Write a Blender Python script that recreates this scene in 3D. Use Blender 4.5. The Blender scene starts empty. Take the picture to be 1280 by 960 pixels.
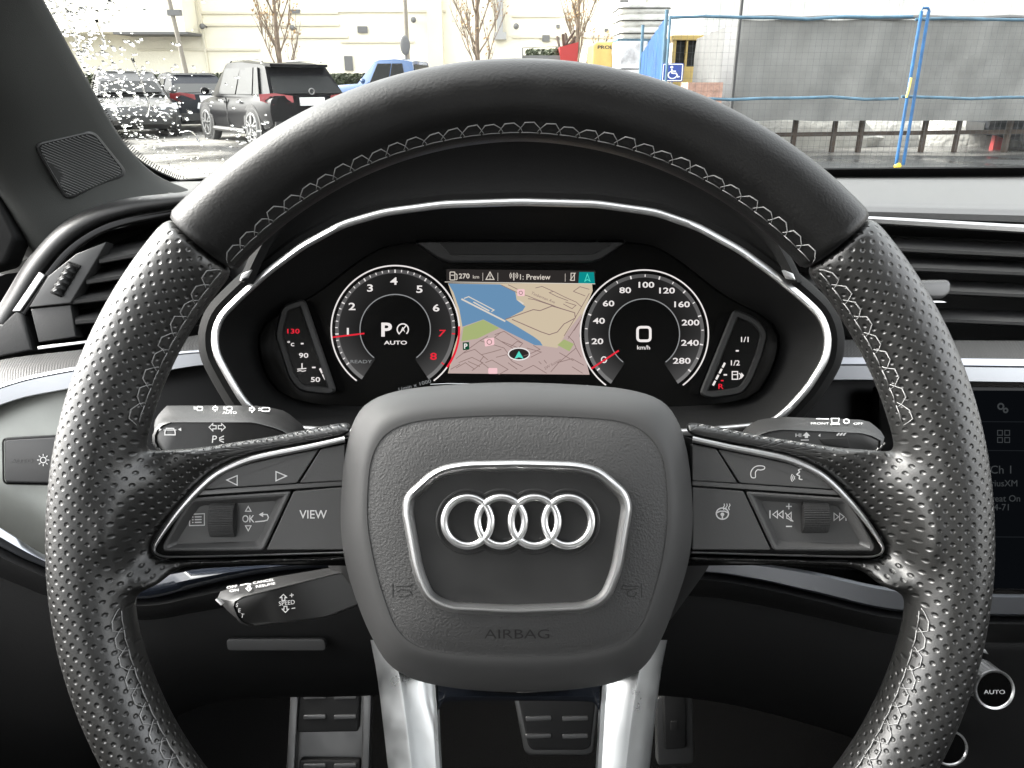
import bpy, bmesh, math, random
from math import sin, cos, pi, radians as RAD, sqrt, atan2, hypot
from mathutils import Vector, Matrix, noise
from mathutils.geometry import tessellate_polygon

# ------------------------------------------------------------ camera, sky, sun, exposure
SC = bpy.context.scene
COL = SC.collection
PITCH, FOC = RAD(21.7), 940.0            # downward tilt of the phone, focal length in photo pixels (1280 wide)
EYE = Vector((0, 0, 1.15))
EXPOSURE = 3.1
cam_data = bpy.data.cameras.new("camera")
cam = bpy.data.objects.new("camera", cam_data)
COL.objects.link(cam)
cam.location = EYE
cam.rotation_euler = (pi/2 - PITCH, 0, 0)
cam_data.sensor_width = 36.0
cam_data.lens = 36.0*FOC/1280
cam_data.clip_start = 0.02
cam_data.clip_end = 1000
SC.camera = cam

world = bpy.data.worlds.new("World")
SC.world = world
world.use_nodes = True
nt = world.node_tree
sky = nt.nodes.new('ShaderNodeTexSky')
sky.sky_type = 'NISHITA'
sky.sun_disc = False
sky.sun_elevation = RAD(38)
sky.sun_rotation = RAD(-75)
sky.air_density = 1.5
sky.dust_density = 4.0
hs = nt.nodes.new('ShaderNodeHueSaturation')
hs.inputs['Saturation'].default_value = 0.12
nt.links.new(sky.outputs[0], hs.inputs['Color'])
nt.links.new(hs.outputs[0], nt.nodes['Background'].inputs[0])
nt.nodes['Background'].inputs[1].default_value = 0.12

sun_data = bpy.data.lights.new("sun", 'SUN')
sun = bpy.data.objects.new("sun", sun_data)
COL.objects.link(sun)
sun_data.energy = 0.8
sun_data.angle = RAD(35)
sun_data.color = (1.0, 0.95, 0.88)
_a, _e = RAD(-75), RAD(38)
_sd = Vector((sin(_a)*cos(_e), cos(_a)*cos(_e), sin(_e)))
sun.rotation_euler = _sd.to_track_quat('Z', 'Y').to_euler()

SC.view_settings.view_transform = 'Standard'
SC.view_settings.look = 'None'
SC.view_settings.exposure = EXPOSURE
SC.view_settings.gamma = 1
SC.render.engine = 'CYCLES'
SC.cycles.max_bounces = 10
SC.cycles.transparent_max_bounces = 24
SC.cycles.caustics_refractive = False
SC.cycles.caustics_reflective = False
SC.cycles.use_denoising = True

R = Matrix.Rotation(pi/2 - PITCH, 4, 'X')
VIEW = Matrix.Translation(EYE) @ R       # frame of the tilted steering column: x right, y up the wheel, z to the driver

def P(px, py, d):
    """a point of the cabin: photo pixel at depth d along the tilted column axis"""
    return Vector(((px-640)*d/FOC, (480-py)*d/FOC, -d))
def ray(px, py):
    return (R.to_3x3() @ Vector(((px-640)/FOC, (480-py)/FOC, -1)))
def atY(px, py, Y):
    r = ray(px, py); return EYE + r*(Y/r.y)
def onZ(px, py, z=0.0):
    r = ray(px, py); return EYE + r*((z-EYE.z)/r.z)
def toC(w):
    """world point -> tilted column frame"""
    return VIEW.inverted() @ Vector(w)

# ------------------------------------------------------------ naming, things, parts
ORG = {}
def thing(name, label, cat, org=(0,0,-0.3), group=None, world_frame=False, rotz=0, kind=None):
    o = bpy.data.objects.new(name, None)
    COL.objects.link(o)
    o.empty_display_size = 0.05
    org = Vector(org)
    if world_frame:
        o.matrix_world = Matrix.Translation(org) @ Matrix.Rotation(rotz, 4, 'Z')
        ORG[o] = Vector((0,0,0))
    else:
        o.matrix_world = VIEW @ Matrix.Translation(org)
        ORG[o] = org
    o['label'] = label; o['category'] = cat
    if group: o['group'] = group
    if kind: o['kind'] = kind
    return o
def solo(o, label, cat, group=None, kind=None):
    o['label'] = label; o['category'] = cat
    if group: o['group'] = group
    if kind: o['kind'] = kind
    return o
def copy_tree(o, parent=None):
    c = o.copy(); COL.objects.link(c)
    if parent is not None:
        c.parent = parent
    for ch in [x for x in bpy.data.objects if x.parent == o]:
        copy_tree(ch, c)
    return c

# ------------------------------------------------------------ materials
def lin(h):
    h = h.lstrip('#')
    v = [int(h[i:i+2], 16)/255 for i in (0, 2, 4)]
    return tuple((x/12.92 if x <= .04045 else ((x+.055)/1.055)**2.4) for x in v)
class NT:
    def __init__(s, m):
        s.t = m.node_tree; s.n = s.t.nodes; s.l = s.t.links
        s.b = s.n['Principled BSDF']
    def new(s, typ, **kw):
        n = s.n.new(typ)
        for k, v in kw.items(): setattr(n, k, v)
        return n
    def link(s, a, b): s.l.new(a, b)
def mat(name, col, rough=.5, metal=0., spec=.5, coat=0., bump=None, var=None, rvar=None, aniso=0, sheen=0):
    """bump=(scale, distance[, detail]); var=(scale, amount) colour variation; rvar=(scale, amount) roughness variation"""
    m = bpy.data.materials.new(name); m.use_nodes = True
    k = NT(m)
    if isinstance(col, str): col = lin(col)
    if isinstance(col, (int, float)): col = (col,)*3
    k.b.inputs['Base Color'].default_value = (*col, 1)
    k.b.inputs['Roughness'].default_value = rough
    k.b.inputs['Metallic'].default_value = metal
    k.b.inputs['Specular IOR Level'].default_value = spec
    k.b.inputs['Coat Weight'].default_value = coat
    k.b.inputs['Coat Roughness'].default_value = .05
    if sheen: k.b.inputs['Sheen Weight'].default_value = sheen
    tc = k.new('ShaderNodeTexCoord')
    if bump:
        nz = k.new('ShaderNodeTexNoise'); nz.inputs['Scale'].default_value = bump[0]
        nz.inputs['Detail'].default_value = bump[2] if len(bump) > 2 else 3
        k.link(tc.outputs['Object'], nz.inputs['Vector'])
        bp = k.new('ShaderNodeBump'); bp.inputs['Distance'].default_value = bump[1]; bp.inputs['Strength'].default_value = 1
        k.link(nz.outputs[0], bp.inputs['Height']); k.link(bp.outputs[0], k.b.inputs['Normal'])
    if var:
        nz = k.new('ShaderNodeTexNoise'); nz.inputs['Scale'].default_value = var[0]; nz.inputs['Detail'].default_value = 5
        k.link(tc.outputs['Object'], nz.inputs['Vector'])
        rp = k.new('ShaderNodeValToRGB')
        a = var[1]
        rp.color_ramp.elements[0].position = .3; rp.color_ramp.elements[1].position = .7
        rp.color_ramp.elements[0].color = (*[max(0, c*(1-a)) for c in col], 1)
        rp.color_ramp.elements[1].color = (*[min(1, c*(1+a)) for c in col], 1)
        k.link(nz.outputs[0], rp.inputs[0]); k.link(rp.outputs[0], k.b.inputs['Base Color'])
    if rvar:
        nz = k.new('ShaderNodeTexNoise'); nz.inputs['Scale'].default_value = rvar[0]; nz.inputs['Detail'].default_value = 4
        k.link(tc.outputs['Object'], nz.inputs['Vector'])
        mr = k.new('ShaderNodeMapRange'); mr.inputs[1].default_value = .3; mr.inputs[2].default_value = .7
        mr.inputs[3].default_value = max(0, rough-rvar[1]); mr.inputs[4].default_value = min(1, rough+rvar[1])
        k.link(nz.outputs[0], mr.inputs[0]); k.link(mr.outputs[0], k.b.inputs['Roughness'])
    return m
def lit(name, hexcol, gain=1.0):
    """a glowing display colour, as the photograph shows it at this exposure"""
    m = bpy.data.materials.new(name); m.use_nodes = True
    k = NT(m)
    c = lin(hexcol)
    k.b.inputs['Base Color'].default_value = (0.0, 0.0, 0.0, 1)
    k.b.inputs['Specular IOR Level'].default_value = 0.0
    k.b.inputs['Roughness'].default_value = 1
    k.b.inputs['Emission Color'].default_value = (*c, 1)
    k.b.inputs['Emission Strength'].default_value = gain/2**EXPOSURE
    return m

# ------------------------------------------------------------ mesh builder
class MB:
    def __init__(s):
        s.v = []; s.f = []; s.uv = {}
        s.shade = None
    def add(s, vs, fs):
        o = len(s.v)
        s.v += [Vector(p) for p in vs]
        s.f += [tuple(i+o for i in f) for f in fs]
        return o
    def box(s, c, size, ax=None):
        c = Vector(c); hx, hy, hz = [x/2 for x in size]
        ax = ax or (Vector((1,0,0)), Vector((0,1,0)), Vector((0,0,1)))
        vs = [c + ax[0]*a*hx + ax[1]*b*hy + ax[2]*e*hz for a in (-1,1) for b in (-1,1) for e in (-1,1)]
        s.add(vs, [(0,1,3,2),(4,6,7,5),(0,4,5,1),(2,3,7,6),(0,2,6,4),(1,5,7,3)])
        return s
    def bar(s, a, b, w, h=None, up=(0,0,1)):
        a, b = Vector(a), Vector(b); h = h or w
        x = (b-a); L = x.length
        if L < 1e-9: return s
        x = x/L; y = Vector(up).cross(x)
        if y.length < 1e-5: y = Vector((1,0,0)).cross(x)
        y.normalize(); z = x.cross(y)
        return s.box((a+b)/2, (L, w, h), (x, y, z))
    def tube(s, pts, r, n=8, closed=False, flat=1.0, up=None, cap=True):
        pts = [Vector(p) for p in pts]; N = len(pts)
        rs = r if isinstance(r, (list, tuple)) else [r]*N
        rings = []; prev = None
        for i, p in enumerate(pts):
            if closed: t = pts[(i+1) % N] - pts[i-1]
            else: t = pts[min(i+1, N-1)] - pts[max(i-1, 0)]
            if t.length < 1e-12: t = Vector((0,0,1))
            t.normalize()
            if up is not None: u = Vector(up) - t*t.dot(Vector(up))
            elif prev is None:
                u = Vector((0,0,1)) - t*t.z
                if u.length < .1: u = Vector((1,0,0)) - t*t.x
            else: u = prev - t*prev.dot(t)
            if u.length < 1e-9: u = t.orthogonal()
            u.normalize(); prev = u; w = t.cross(u)
            rings.append([p + (u*cos(a)*flat + w*sin(a))*rs[i] for a in [2*pi*k/n for k in range(n)]])
        s.loft(rings, closed_ring=True, closed_len=closed, cap=cap and not closed)
        return s
    def loft(s, rings, closed_ring=True, closed_len=False, cap=True, capa=None, capb=None):
        n = len(rings[0]); m = len(rings)
        vs = [p for r_ in rings for p in r_]
        fs = []
        for i in range(m if closed_len else m-1):
            a, b = i*n, ((i+1) % m)*n
            for j in range(n if closed_ring else n-1):
                j2 = (j+1) % n
                fs.append((a+j, a+j2, b+j2, b+j))
        if not closed_len:
            if (cap if capa is None else capa): fs.append(tuple(range(n))[::-1])
            if (cap if capb is None else capb): fs.append(tuple((m-1)*n + j for j in range(n)))
        s.add(vs, fs)
        return s
    def ball(s, c, r, n=10, m=6, sx=(1,1,1), half=False):
        c = Vector(c); rings = []
        for i in range(m+1):
            a = (pi/2 if half else pi)*i/m
            rr = max(sin(a), 1e-4)
            rings.append([c + Vector((rr*cos(2*pi*k/n)*r*sx[0], rr*sin(2*pi*k/n)*r*sx[1], cos(a)*r*sx[2])) for k in range(n)])
        s.loft(rings, cap=False)
        return s
    def plate(s, out, depth, bevel=0.0, nrm=None, dome=0.0, steps=3):
        """solid slab with a rounded front edge: out = front outline (3D points), nrm = outward normal, back lies depth behind"""
        out = [Vector(p) for p in out]
        nrm = Vector(nrm) if nrm is not None else Vector((0,0,1))
        rings = [[p - nrm*depth for p in out]]
        if bevel:
            for k in range(steps+1):
                a = pi/2*k/steps
                ins = inset3(out, bevel*(1-cos(a)), nrm)
                rings.append([p - nrm*bevel*(1-sin(a)) for p in ins])
        else:
            rings.append(out)
        if dome:
            last = rings[-1]; c = sum(last, Vector())/len(last)
            for k in range(1, 6):
                t = k/6
                rings.append([p.lerp(c, t) + nrm*dome*(1-(1-t)**2) for p in last])
            s.loft(rings, cap=False, capa=True, capb=True)
        else:
            s.loft(rings, cap=True)
        return s
    def build(s, name, m, parent=None, smooth=True, ang=38, uvfn=None, shade=None):
        me = bpy.data.meshes.new(name)
        off = ORG.get(parent, Vector((0,0,0))) if parent is not None else Vector((0,0,0))
        me.from_pydata([p-off for p in s.v], [], s.f)
        me.validate(verbose=False)
        bm = bmesh.new(); bm.from_mesh(me)
        bmesh.ops.remove_doubles(bm, verts=bm.verts, dist=1e-7)
        bmesh.ops.recalc_face_normals(bm, faces=bm.faces)
        bm.to_mesh(me); bm.free()
        o = bpy.data.objects.new(name, me); COL.objects.link(o)
        if parent is not None:
            o.parent = parent; ORG[o] = off
        me.materials.append(m)
        if smooth:
            me.polygons.foreach_set('use_smooth', [True]*len(me.polygons))
            me.set_sharp_from_angle(angle=RAD(ang))
        if uvfn:
            uv = me.uv_layers.new(name='UVMap')
            for lp in me.loops:
                uv.data[lp.index].uv = uvfn(me.vertices[lp.vertex_index].co + off)
        return o

def inset3(pts, w, nrm):
    n = len(pts); out = []
    if w == 0: return [Vector(p) for p in pts]
    # orientation
    c = sum(pts, Vector())/n
    area = sum(((pts[i]-c).cross(pts[(i+1) % n]-c)).dot(nrm) for i in range(n))
    sg = 1 if area > 0 else -1
    for i in range(n):
        a = pts[i]-pts[i-1]; b = pts[(i+1) % n]-pts[i]
        if a.length < 1e-9: a = b
        if b.length < 1e-9: b = a
        na = nrm.cross(a).normalized()*sg; nb = nrm.cross(b).normalized()*sg
        m = na+nb
        if m.length < 1e-6: m = na
        m.normalize()
        out.append(pts[i] + m*w/max(.5, m.dot(na)))
    return out
def rnd(pts, r, n=5):
    """round the corners of a closed 2D outline (r: one radius or one per corner)"""
    out = []; N = len(pts)
    for i, p in enumerate(pts):
        rr = r[i] if isinstance(r, (list, tuple)) else r
        p = Vector(p[:2]); a = Vector(pts[i-1][:2])-p; b = Vector(pts[(i+1) % N][:2])-p
        la, lb = a.length, b.length
        t = min(rr, la*.48, lb*.48)
        if t < 1e-6: out.append(p); continue
        p0 = p + a/la*t; p1 = p + b/lb*t
        for k in range(n+1):
            u = k/n
            out.append(p0*(1-u)**2 + p*2*u*(1-u) + p1*u*u)
    return out
def crv(pts, closed=False, n=8):
    """Catmull-Rom through points of any dimension"""
    pts = [Vector(p) for p in pts]; N = len(pts); out = []
    rng = range(N) if closed else range(N-1)
    for i in rng:
        if closed: p0, p1, p2, p3 = pts[i-1], pts[i], pts[(i+1) % N], pts[(i+2) % N]
        else: p0, p1, p2, p3 = pts[max(i-1, 0)], pts[i], pts[i+1], pts[min(i+2, N-1)]
        for k in range(n):
            t = k/n
            out.append(.5*((2*p1) + (p2-p0)*t + (2*p0-5*p1+4*p2-p3)*t*t + (3*p1-p0-3*p2+p3)*t**3))
    if not closed: out.append(pts[-1])
    return out
def px3(pts, d):
    return [P(p[0], p[1], d(p[0], p[1]) if callable(d) else (p[2] if len(p) > 2 else d)) for p in pts]

# flat graphics on a surface: map(px,py) -> point
def text2d(body, bold=0.0, shear=0):
    cu = bpy.data.curves.new('t', 'FONT'); cu.body = body; cu.size = 1; cu.offset = bold; cu.resolution_u = 3; cu.shear = shear
    ob = bpy.data.objects.new('t', cu)
    COL.objects.link(ob)
    dg = bpy.context.evaluated_depsgraph_get()
    me = bpy.data.meshes.new_from_object(ob.evaluated_get(dg))
    vs = [v.co.copy() for v in me.vertices]; fs = [tuple(p.vertices) for p in me.polygons]
    bpy.data.objects.remove(ob); bpy.data.curves.remove(cu); bpy.data.meshes.remove(me)
    return vs, fs
class Ink:
    """flat marks given in photo pixels, laid on a surface through map(x, y)"""
    def __init__(s, mp): s.map = mp; s.mb = MB()
    def tri(s, pts, fs): s.mb.add([s.map(p[0], p[1]) for p in pts], fs)
    def fill(s, pts):
        t = tessellate_polygon([[Vector((p[0], p[1], 0)) for p in pts]])
        s.tri(pts, [tuple(x) for x in t]); return s
    def line(s, pts, w, closed=False):
        pts = [Vector(p[:2]) for p in pts]; N = len(pts); L = []; Rr = []
        for i, p in enumerate(pts):
            if closed: a, b = pts[i]-pts[i-1], pts[(i+1) % N]-pts[i]
            else:
                a = pts[i]-pts[i-1] if i else pts[1]-pts[0]
                b = pts[i+1]-pts[i] if i < N-1 else a
            if a.length < 1e-9: a = b
            if b.length < 1e-9: b = a
            na = Vector((-a.y, a.x)).normalized(); nb = Vector((-b.y, b.x)).normalized()
            m = (na+nb); m = m.normalized() if m.length > 1e-6 else na
            m = m/max(.4, m.dot(na))
            L.append(p+m*w/2); Rr.append(p-m*w/2)
        fs = []
        for i in range(N if closed else N-1):
            j = (i+1) % N
            fs.append((i, j, N+j, N+i))
        s.tri(L+Rr, fs); return s
    def arc(s, c, r, a0, a1, w, n=40, ry=None):
        ry = ry or r
        return s.line([(c[0]+r*cos(RAD(a0+(a1-a0)*k/n)), c[1]-ry*sin(RAD(a0+(a1-a0)*k/n))) for k in range(n+1)], w)
    def ring(s, c, r, w, n=40, ry=None):
        ry = ry or r
        return s.line([(c[0]+r*cos(2*pi*k/n), c[1]-ry*sin(2*pi*k/n)) for k in range(n)], w, closed=True)
    def disc(s, c, r, n=32, ry=None):
        ry = ry or r
        return s.fill([(c[0]+r*cos(2*pi*k/n), c[1]-ry*sin(2*pi*k/n)) for k in range(n)])
    def text(s, body, c, h, sx=1.0, bold=0.0, rot=0, shear=0, align='c', skew=0):
        vs, fs = text2d(body, bold, shear)
        if not vs: return s
        x0 = min(v.x for v in vs); x1 = max(v.x for v in vs)
        y0 = min(v.y for v in vs); y1 = max(v.y for v in vs)
        k = h/(y1-y0); ox = (x0+x1)/2 if align == 'c' else x0
        ca, sa = cos(RAD(rot)), sin(RAD(rot))
        pts = []
        for v in vs:
            x = (v.x-ox)*k*sx; y = (v.y-(y0+y1)/2)*k
            pts.append((c[0] + x*ca - y*sa*1.0, c[1] - (x*sa + y*ca) + skew*x))
        s.tri(pts, fs); return s
    def build(s, name, m, parent=None):
        me = bpy.data.meshes.new(name)
        off = ORG.get(parent, Vector((0,0,0))) if parent is not None else Vector((0,0,0))
        me.from_pydata([p-off for p in s.mb.v], [], s.mb.f)
        o = bpy.data.objects.new(name, me); COL.objects.link(o)
        if parent is not None: o.parent = parent; ORG[o] = off
        me.materials.append(m)
        return o

# ------------------------------------------------------------ shared materials
M = {}
M['leather'] = mat('smooth_leather', .007, .42, spec=.38, bump=(900, .00012), rvar=(60, .05))
M['pad'] = mat('airbag_plastic', .048, .55, spec=.5)
M['pad_grain'] = mat('grained_airbag_plastic', .048, .55, bump=(1100, .00028, 2))
M['black'] = mat('black_plastic', .006, .5, bump=(1200, .00008))
M['soft'] = mat('soft_black_plastic', .016, .55, bump=(900, .00015))
M['deep'] = mat('deep_black', .004, .7)
M['gloss'] = mat('gloss_black', .003, .10, spec=.18)
M['chrome'] = mat('satin_chrome', .64, .36, metal=1.0)
M['bright'] = mat('polished_chrome', .85, .33, metal=1.0)
M['alu'] = mat('brushed_aluminium', (.50,.52,.56), .30, metal=1.0)
M['button'] = mat('button_plastic', .056, .45, bump=(1500, .00004))
M['piano'] = mat('black_lacquer_panel', .002, .32, spec=.10)
M['groove'] = mat('gap_black', .002, .8)
M['thread'] = mat('grey_thread', .30, .7)
M['icon'] = mat('white_print', .62, .6)
M['glassblack'] = mat('display_glass', .003, .22, spec=.3)
# ============================================================ STEERING WHEEL
DW = .2967; SW = DW/FOC
CW = P(650, 662, DW)
def rim_px(th):
    a = abs((th+180) % 360 - 180)
    ro = 589 if a < 30 else 589 + (a-30)/60*5 if a < 90 else 594+(a-90)/30*8 if a < 120 else 602
    ri = 485 - 7*min(1, a/60) if a < 85 else 478 + 13*min(1, (a-85)/20)
    if a > 135:
        k = cos(RAD(180-a)); fl = 500/k
        if fl < ro: ri -= ro-fl; ro = fl
    return ro, ri
def rim_geo(th):
    ro, ri = rim_px(th); rc = (ro+ri)/2
    sx, cy = sin(RAD(th)), cos(RAD(th))
    t = ((10+rc*sx)*sx + (-182+rc*cy)*cy)/FOC
    a = (ro-ri)/2*SW/sqrt(1+t*t)
    rr = rc*SW*(1-.0015)
    return rr, a, .0155
def rim_pt(th, ph, k=1.0, lift=0.0):
    rr, a, b = rim_geo(th)
    rad = Vector((sin(RAD(th)), cos(RAD(th)), 0))
    return CW + rad*(rr + (a*k+lift)*cos(RAD(ph))) + Vector((0,0,1))*(b*k+lift)*sin(RAD(ph))
def rim_rings(t0, t1, n, seg=40, dip=.90):
    out = []
    for i in range(n+1):
        th = t0 + (t1-t0)*i/n
        e = min(i, n-i)*abs(t1-t0)/n        # degrees from the end
        k = 1-(1-dip)*max(0, 1-e/.55)**2
        out.append([rim_pt(th, 360*j/seg, k) for j in range(seg)])
    return out
def polar_uv(p):
    q = p-CW; r = hypot(q.x, q.y); th = math.degrees(atan2(q.x, q.y))
    rr, a, b = rim_geo(th)
    x, z = (r-rr)/a, q.z/b
    ph = atan2(z, x)
    if ph < -pi/2: ph += 2*pi
    v = a*ph
    if x < 0 and z > -1.25:
        t_ = abs(th); w_ = max(0, min(1, (t_-71)/7))*max(0, min(1, (112-t_)/7)); w_ = w_*w_*(3-2*w_)
        v = v*(1-w_) + (a*pi/2 + (rr-r)*1.12)*w_
    return (RAD(th)*.170, v)

m = mat('perforated_leather', .014, .39, spec=.8, rvar=(22,.06))
k = NT(m)
tc = k.new('ShaderNodeTexCoord')
mp = k.new('ShaderNodeMapping'); mp.inputs['Scale'].default_value = (1/.0053, 1/.0053, 1)
k.link(tc.outputs['UV'], mp.inputs['Vector'])
mp2 = k.new('ShaderNodeMapping'); mp2.inputs['Rotation'].default_value = (0, 0, pi/4); mp2.inputs['Scale'].default_value = (sqrt(2),)*3
k.link(mp.outputs[0], mp2.inputs['Vector'])
vo = k.new('ShaderNodeTexVoronoi'); vo.voronoi_dimensions = '2D'; vo.inputs['Scale'].default_value = 1; vo.inputs['Randomness'].default_value = 0
k.link(mp2.outputs[0], vo.inputs['Vector'])
rp = k.new('ShaderNodeMapRange'); rp.interpolation_type = 'SMOOTHSTEP'
rp.inputs[1].default_value = .07; rp.inputs[2].default_value = .31; rp.inputs[3].default_value = 0; rp.inputs[4].default_value = 1
k.link(vo.outputs['Distance'], rp.inputs[0])
bp = k.new('ShaderNodeBump'); bp.inputs['Distance'].default_value = .00036; bp.inputs['Strength'].default_value = 1
k.link(rp.outputs[0], bp.inputs['Height'])
nz = k.new('ShaderNodeTexNoise'); nz.inputs['Scale'].default_value = 1500
k.link(tc.outputs['Object'], nz.inputs['Vector'])
bp2 = k.new('ShaderNodeBump'); bp2.inputs['Distance'].default_value = .00006
k.link(nz.outputs[0], bp2.inputs['Height']); k.link(bp.outputs[0], bp2.inputs['Normal'])
k.link(bp2.outputs[0], k.b.inputs['Normal'])
dk = k.new('ShaderNodeMapRange'); dk.inputs[1].default_value = .05; dk.inputs[2].default_value = .22; dk.inputs[3].default_value = .15; dk.inputs[4].default_value = 1
k.link(vo.outputs['Distance'], dk.inputs[0])
mx = k.new('ShaderNodeMix', data_type='RGBA'); mx.inputs['A'].default_value = (.002,.002,.002,1); mx.inputs['B'].default_value = (.012,.012,.0115,1)
k.link(dk.outputs[0], mx.inputs['Factor']); k.link(mx.outputs['Result'], k.b.inputs['Base Color'])
M['perf'] = m

wheel = thing('steering_wheel', 'black flat-bottomed leather steering wheel with four ring emblem, button pads and silver lower spokes',
              'steering wheel', P(645, 670, .31))

mb = MB(); mb.loft(rim_rings(-47.9, 47.7, 130, 48, .93))
mb.build('rim', M['leather'], wheel, ang=80)['label'] = 'smooth black leather upper arc of the rim'

def fuse(mb, voxel, iters):
    me = bpy.data.meshes.new('tmp'); me.from_pydata(mb.v, [], mb.f)
    ob = bpy.data.objects.new('tmp', me); COL.objects.link(ob)
    md = ob.modifiers.new('r', 'REMESH'); md.mode = 'VOXEL'; md.voxel_size = voxel
    sm = ob.modifiers.new('s', 'SMOOTH'); sm.factor = .5; sm.iterations = iters
    dg = bpy.context.evaluated_depsgraph_get(); dg.update()
    m2 = bpy.data.meshes.new_from_object(ob.evaluated_get(dg))
    out = MB(); out.add([v.co.copy() for v in m2.vertices], [tuple(p.vertices) for p in m2.polygons])
    bpy.data.objects.remove(ob); bpy.data.meshes.remove(me); bpy.data.meshes.remove(m2)
    return out
def spoke_out(side):
    L = [(120,556),(165,560),(192,551),(204,561.6),(221,564),(251,561),(292,553.5),(342,545.4),(383,537),(434,527),(434,700),(300,704),(222,707),(203,716),(192,742),(182,775),(120,790)]
    if side > 0: L = [(1296.5-x, y) for x, y in L]
    return L
for side in (-1, 1):
    mb = MB()
    t0 = 47.9 if side > 0 else -48.1
    mb.loft(rim_rings(t0, 185*side, 120, 40, .95))
    RA = [(440,543),(383,554.5),(341,562.5),(308,570),(283,580),(264.5,590.5),(245,607.5),(224,631),(208,651),(191.5,675),(187,689),(198,699),(222,700.5),(300,699),(440,695)]
    RB = [(440,526,.30600),(383,536.5,.30500),(342,545,.30450),(292,553,.30350),(251,559.5,.30130),(218,562,.29750),(185,566,.2975),(148,592,.2885),(120,640,.2826),(119,690,.2826),(140,735,.2900),(190,735,.29450),(226,710,.30550),(300,706,.30700),(440,701,.30700)]
    if side > 0: RA = [(1296.5-x, y) for x, y in RA]; RB = [(1296.5-x, y, z) for x, y, z in RB]
    ca, cb = crv(RA, False, 4), crv(RB, False, 4); rg_ = []
    for u, v in zip(ca, cb):
        col = [P(u.x, u.y, .31850), P(u.x, u.y, .30330)]
        for t_ in (.12, .25, .4, .55, .7, .85, .95):
            q = Vector((u.x, u.y)).lerp(Vector((v.x, v.y)), t_)
            e_ = t_*t_*(3-2*t_); col.append(P(q.x, q.y, .30270*(1-e_)+v.z*e_ - .0012*sin(pi*t_)*(1 if v.z > .29750 else 0)))
        col += [P(v.x, v.y, v.z+.001), P(v.x, v.y, .31850)]
        rg_.append(col)
    mb.loft(rg_)
    f = fuse(mb, .00120, 60)
    g = f.build('leather_grip', M['perf'], wheel, ang=180, uvfn=polar_uv)

# stitches: a run of scallops between two rows, with a plain inner row
th = MB()
def stitch_run(a, b, step=2.75, p0=142, p1=156):
    n = max(1, round(abs(b-a)/step)); st = (b-a)/n
    rnd_ = random.Random(int(a*7+b))
    for i in range(n):
        c = a + st*(i+.5); j = rnd_.uniform(-.12, .12)*st
        q0 = p0 + rnd_.uniform(-2, 2)
        pts = [(c-.62*st, p1), (c-.50*st, (p0+p1)/2+2), (c-.22*st+j, q0), (c+.24*st+j, q0-1), (c+.5*st, (p0+p1)/2), (c+.62*st, p1+1)]
        th.tube([rim_pt(x, y, 1.0, .00022) for x, y in pts], [.00013, .00017, .00025, .00025, .00017, .00013], 5)
        th.tube([rim_pt(c-.45*st, p1+3, 1, .0001), rim_pt(c, p1+1.5, 1, .0003), rim_pt(c+.45*st, p1+3, 1, .0001)], .0002, 5)
for run_ in ((-74,-49),(-47,47),(49,74),(101,150),(-101,-150)):
    th = MB(); stitch_run(*run_); th.build('stitching', M['thread'], wheel, ang=180)
for side in (-1, 1):
    th = MB()
    run = [(190,552),(204,562.5),(221,564.5),(251,561),(292,553.5),(342,545.4),(383,537.2),(428,528)]
    if side > 0: run = [(1296.5-x, y) for x, y in run]
    c = crv(run, False, 10)
    for i in range(0, len(c)-3, 3):
        a, b = c[i], c[i+2]
        th.tube([P(a.x, a.y+2.5, .30500), P((a.x+b.x)/2, (a.y+b.y)/2+1, .30200), P(b.x, b.y+2.5, .30500)], .00026, 5)
    th.build('stitching', M['thread'], wheel, ang=180)

# --- airbag cover
HC = (645, 668)
A_px = [(640,478),(560,481),(500,488),(462,502),(443,525),(432,565),(427,610),(426,660),(432,705),(446,752),(464,795),(486,830),(520,850),(575,861),(645,865),
        (715,862),(772,852),(806,832),(828,796),(846,750),(860,705),(866,655),(864,605),(858,560),(846,524),(825,500),(785,487),(725,481)]
B_px = [(645,519),(560,522),(510,529),(480,545),(464,575),(459,620),(460,660),(468,705),(480,748),(496,786),(522,808),(570,818),(645,821),
        (722,818),(772,807),(800,784),(816,745),(828,700),(834,655),(834,615),(828,572),(810,544),(780,528),(730,522)]
def polar(pts, n, c=HC):
    poly = [Vector(p) for p in crv([(x, y) for x, y in pts], True, 6)]
    out = []; c = Vector(c)
    for k in range(n):
        a = 2*pi*k/n; d = Vector((sin(a), -cos(a))); best = 0
        for i in range(len(poly)):
            p, q = poly[i-1]-c, poly[i]-c; e = q-p
            den = d.x*e.y - d.y*e.x
            if abs(den) < 1e-9: continue
            t = (p.x*e.y - p.y*e.x)/den; u = (p.x*d.y - p.y*d.x)/den
            if t > 0 and -1e-6 <= u <= 1+1e-6: best = max(best, t)
        out.append(c + d*best)
    return out
NH = 160
A, B = polar(A_px, NH), polar(B_px, NH)
hc = Vector(HC)
rings = [px3(A, .350), px3(A, .31750), px3(A, .30300)]
for i in range(0, 13):
    t = i/12
    q = [a.lerp(b, t**1.25) for a, b in zip(A, B)]
    d = .28850 + .0135*(1-sin(t*pi/2))
    rings.append(px3(q, d))
rings.append(px3([b.lerp(hc, .03) for b in B], .29450))
mb = MB(); mb.loft(rings, cap=False, capa=True)
mb.build('airbag_cover', M['pad'], wheel, ang=60)
rings = []
for t, d in ((.0005,.28990),(.002,.28870),(.012,.28865),(.03,.28840),(.06,.28770),(.1,.28710),(.16,.28620),(.24,.28530),(.34,.28480),(.5,.28440),(.7,.28420),(.9,.28410),(.99,.28410)):
    rings.append(px3([b.lerp(hc, t) for b in B], d))
mb = MB(); mb.loft(rings, cap=False, capb=True)
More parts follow.
